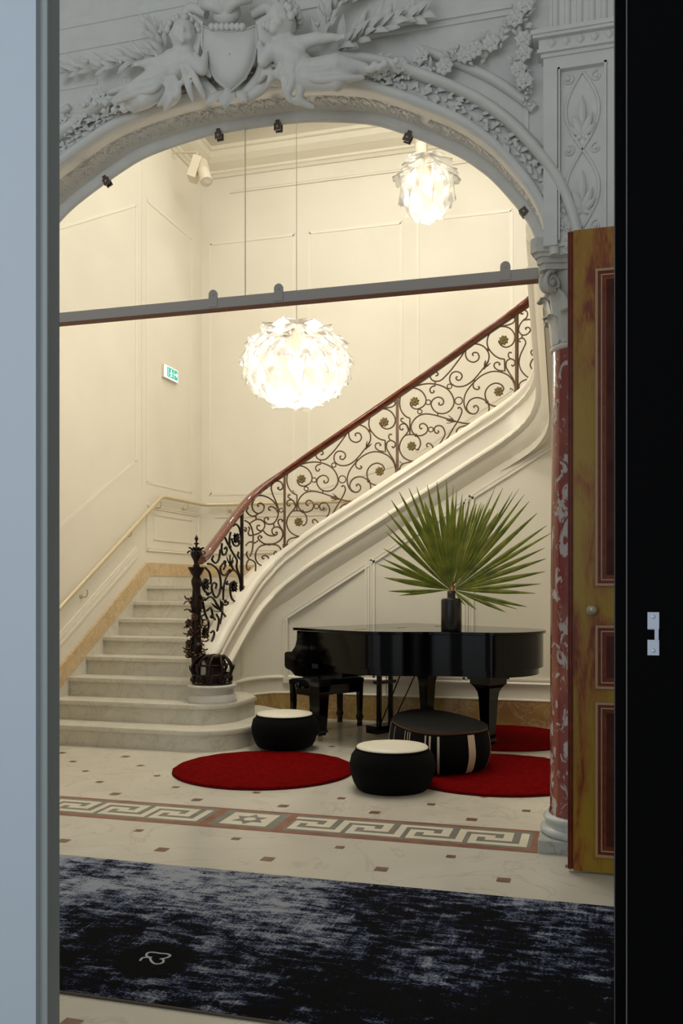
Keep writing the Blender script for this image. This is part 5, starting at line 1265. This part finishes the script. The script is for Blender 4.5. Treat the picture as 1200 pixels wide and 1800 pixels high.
def strap(a0, a1):
    idx = sorted(range(len(tpo)), key=lambda k: angs[k]); aa = [angs[k] for k in idx]; rows = []
    def pt(a, f, z_, off):
        a = (a+pi) % (2*pi)-pi; import bisect
        j = bisect.bisect(aa, a); k0, k1 = idx[j-1], idx[j % len(idx)]; b0, b1 = angs[k0], angs[k1]
        if b1 < b0: b1 += 2*pi
        if a < b0: a += 2*pi
        g = (a-b0)/max(1e-6, b1-b0); p = tpo[k0].lerp(tpo[k1], g); d = Vector((p.x-cc.x, p.y-cc.y, 0)); return Vector((cc.x, cc.y, z_))+d*f+d.normalized()*off
    m = MB(); sub = []
    lv2 = spline([(f, z_, 0) for f, z_ in lv], 3)
    for off in (.003,):
        m.sheet([[pt(a0+(a1-a0)*u, p.x, p.y, off) for u in (0, .5, 1)] for p in lv2 if p.y < .313], 0, True)
    for u in (a0, a1): m.sheet([[pt(u, p.x, p.y, .003), pt(u, p.x, p.y, -.001)] for p in lv2 if p.y < .313], 0, True)
    obj('stripe', m, 'band_pale', parent=ot)
for x0, x1, y in ((689.5, 692, 1263), (697.5, 700, 1270), (711, 713, 1278), (715.5, 718, 1279.5), (720, 722, 1280.5), (746, 749, 1286.5), (753.5, 757, 1287.5), (768, 772, 1288), (821, 837, 1286), (855.5, 857, 1277)):
    strap(ang_of(x0, y, hz), ang_of(x1, y, hz))

# ---- big blue rug in the entrance hall
rg = thing('patterned_rug', 'large dark blue and grey distressed rug lying across the entrance floor', 'rug', (-1.4, 3.37, 0))
m = MB(); m.box(-4.2, 1.5, 2.695, 4.05, .0, .009); o = obj('pile', m, 'blue_rug', parent=rg)
m = MB(); m.tube([(-4.2, 2.693, .004), (1.5, 2.693, .004)], .005, 6); m.tube([(-4.2, 4.052, .004), (1.5, 4.052, .004)], .004, 6, 1)
obj('binding', m, ['rug_bind', 'rug_edge'], parent=rg)
lg = [(246,1689),(250,1684),(258,1683),(263,1684),(266,1690),(272,1694),(281,1694),(287,1691),(286,1686),(281,1686),(292,1684),(299,1680),(294,1677),(282,1676),(268,1674),(260,1675),(257,1679),(260,1682),(267,1683)]
m = MB(); q = spline([on_z(x, y, .0095) for x, y in lg], 5); m.tube(q, .0052, 6, up=Vector((0, 0, 1)));
o = obj('looped_mark', m, 'rug_pile_white', parent=rg)
for v_ in o.data.vertices: v_.co.z = .0095+(v_.co.z-.0095)*.25

# ================================================================== DOORS
# grained wooden door leaf folded open against the arch wall
dw = bpy.data.objects.new('door_1', None); COL.objects.link(dw); dw.location = (.3, 4.5, 0); dw['kind'] = 'structure'
x0, x1, v0 = -.110, .80, 4.5
m = MB(); m.box(x0, x1, v0, v0+.045, .012, 3.123); obj('leaf', m, 'burl', parent=dw)
m = MB()
for a, b, d in ((-.137, -.130, .0), (-.128, -.120, .008), (-.118, -.110, .0)): m.box(a, b, v0-d, v0+.04, .018, 3.118)
m.box(-.137, -.110, v0+.01, v0+.03, .018, 3.118); obj('meeting_strip', m, 'door_mould', parent=dw)
for z0, z1 in ((1.395, 2.92), (.90, 1.205), (.09, .835)):
    a = -.008; b = .70; pn_ = MB()
    for k, (w, d) in enumerate(((0, .012), (.012, .022))):
        pass
    bead = MB(); mo = MB()
    def frame(mb, ins, w, d0, d1):
        A, B, C_, D_ = a+ins, b-ins, z0+ins, z1-ins
        mb.box(A, A+w, v0-d1, v0-d0, C_, D_); mb.box(B-w, B, v0-d1, v0-d0, C_, D_); mb.box(A+w, B-w, v0-d1, v0-d0, C_, C_+w); mb.box(A+w, B-w, v0-d1, v0-d0, D_-w, D_)
    frame(bead, 0, .012, 0, .018); frame(bead, .026, .006, 0, .012); frame(mo, .012, .014, 0, .008); frame(mo, .032, .020, 0, .006)
    pn_.box(a+.05, b-.05, v0-.002, v0, z0+.05, z1-.05); pn_.box(a+.07, b-.07, v0-.006, v0-.002, z0+.07, z1-.07)
    pp_ = obj('door_panel', pn_, 'door_panel', parent=dw); obj('bead', bead, 'door_bead', parent=pp_); obj('moulding', mo, 'door_mould', parent=pp_)
kn = Vector((-.024, v0, 1.279)); m = MB(); m.lathe([(.02, 0), (.02, .004), (.010, .008), (.009, .03), (.018, .036), (.026, .048), (.026, .058), (.016, .066), (.001, .068)], kn, 20, axis=(0, -1, 0))
obj('door_knob', m, 'knob', parent=dw)
# black door leaf close to the camera at the right
db = bpy.data.objects.new('door_2', None); COL.objects.link(db); db.location = (.5, 1.2, 0); db['kind'] = 'structure'
def uat(x, v): return on_v(x, 1028, v).x
m = MB(); m.box(uat(1080, 1.215), uat(1101, 1.215), 1.215, 1.26, 0, 3.2); m.box(uat(1101, 1.20), 1.0, 1.20, 1.26, 0, 3.2); obj('leaf', m, 'black_door', parent=db)
m = MB(); m.tube([(uat(1101, 1.20), 1.199, .02), (uat(1101, 1.20), 1.199, 3.2)], .0009, 6); m.box(uat(1079.6, 1.2145), uat(1080.6, 1.2145), 1.2142, 1.2152, 0, 3.2); obj('edge_highlight', m, 'black_edge', parent=db)  # thin pale lines put the edge highlight into the colour
V2 = 1.199; m = MB()
def pl(a, b, c, d): P_, Q_ = on_v(a, c, V2), on_v(b, d, V2); m.box(P_.x, Q_.x, V2-.0015, V2+.001, Q_.z, P_.z)
pl(1137.5, 1158, 1076, 1105.5); pl(1137.5, 1158, 1124.5, 1152); pl(1150, 1157, 1105.5, 1124.5); pl(1137.5, 1150, 1104.8, 1106.5)
pt_ = obj('strike_plate', m, 'plate', parent=db)
for y in (1084, 1144): p = on_v(1148, y, V2-.0015); obj('screw', MB().lathe([(.0028, 0), (.0025, .0006), (.001, .0007)], p, 10, axis=(0, -1, 0)), 'plate', parent=pt_)
# pale leaf close to the camera at the left
dl = bpy.data.objects.new('door_3', None); COL.objects.link(dl); dl.location = (-1.5, 1.5, 0); dl['kind'] = 'structure'
m = MB(); m.box(-2.6, uat(63, 1.5), 1.5, 1.55, 0, 3.2); obj('leaf', m, 'pale_door', parent=dl)
m = MB(); a = uat(63, 1.52); b = uat(73, 1.52); m.box(a, b, 1.52, 1.56, 0, 3.2); m.box(b, uat(79.5, 1.512), 1.512, 1.56, 0, 3.2)
m.tube([(uat(81, 1.512), 1.514, 0), (uat(81, 1.512), 1.514, 3.2)], .0035, 10); m.tube([(b, 1.514, 0), (b, 1.514, 3.2)], .003, 8); obj('rebate', m, 'pale_door_dark', parent=dl)
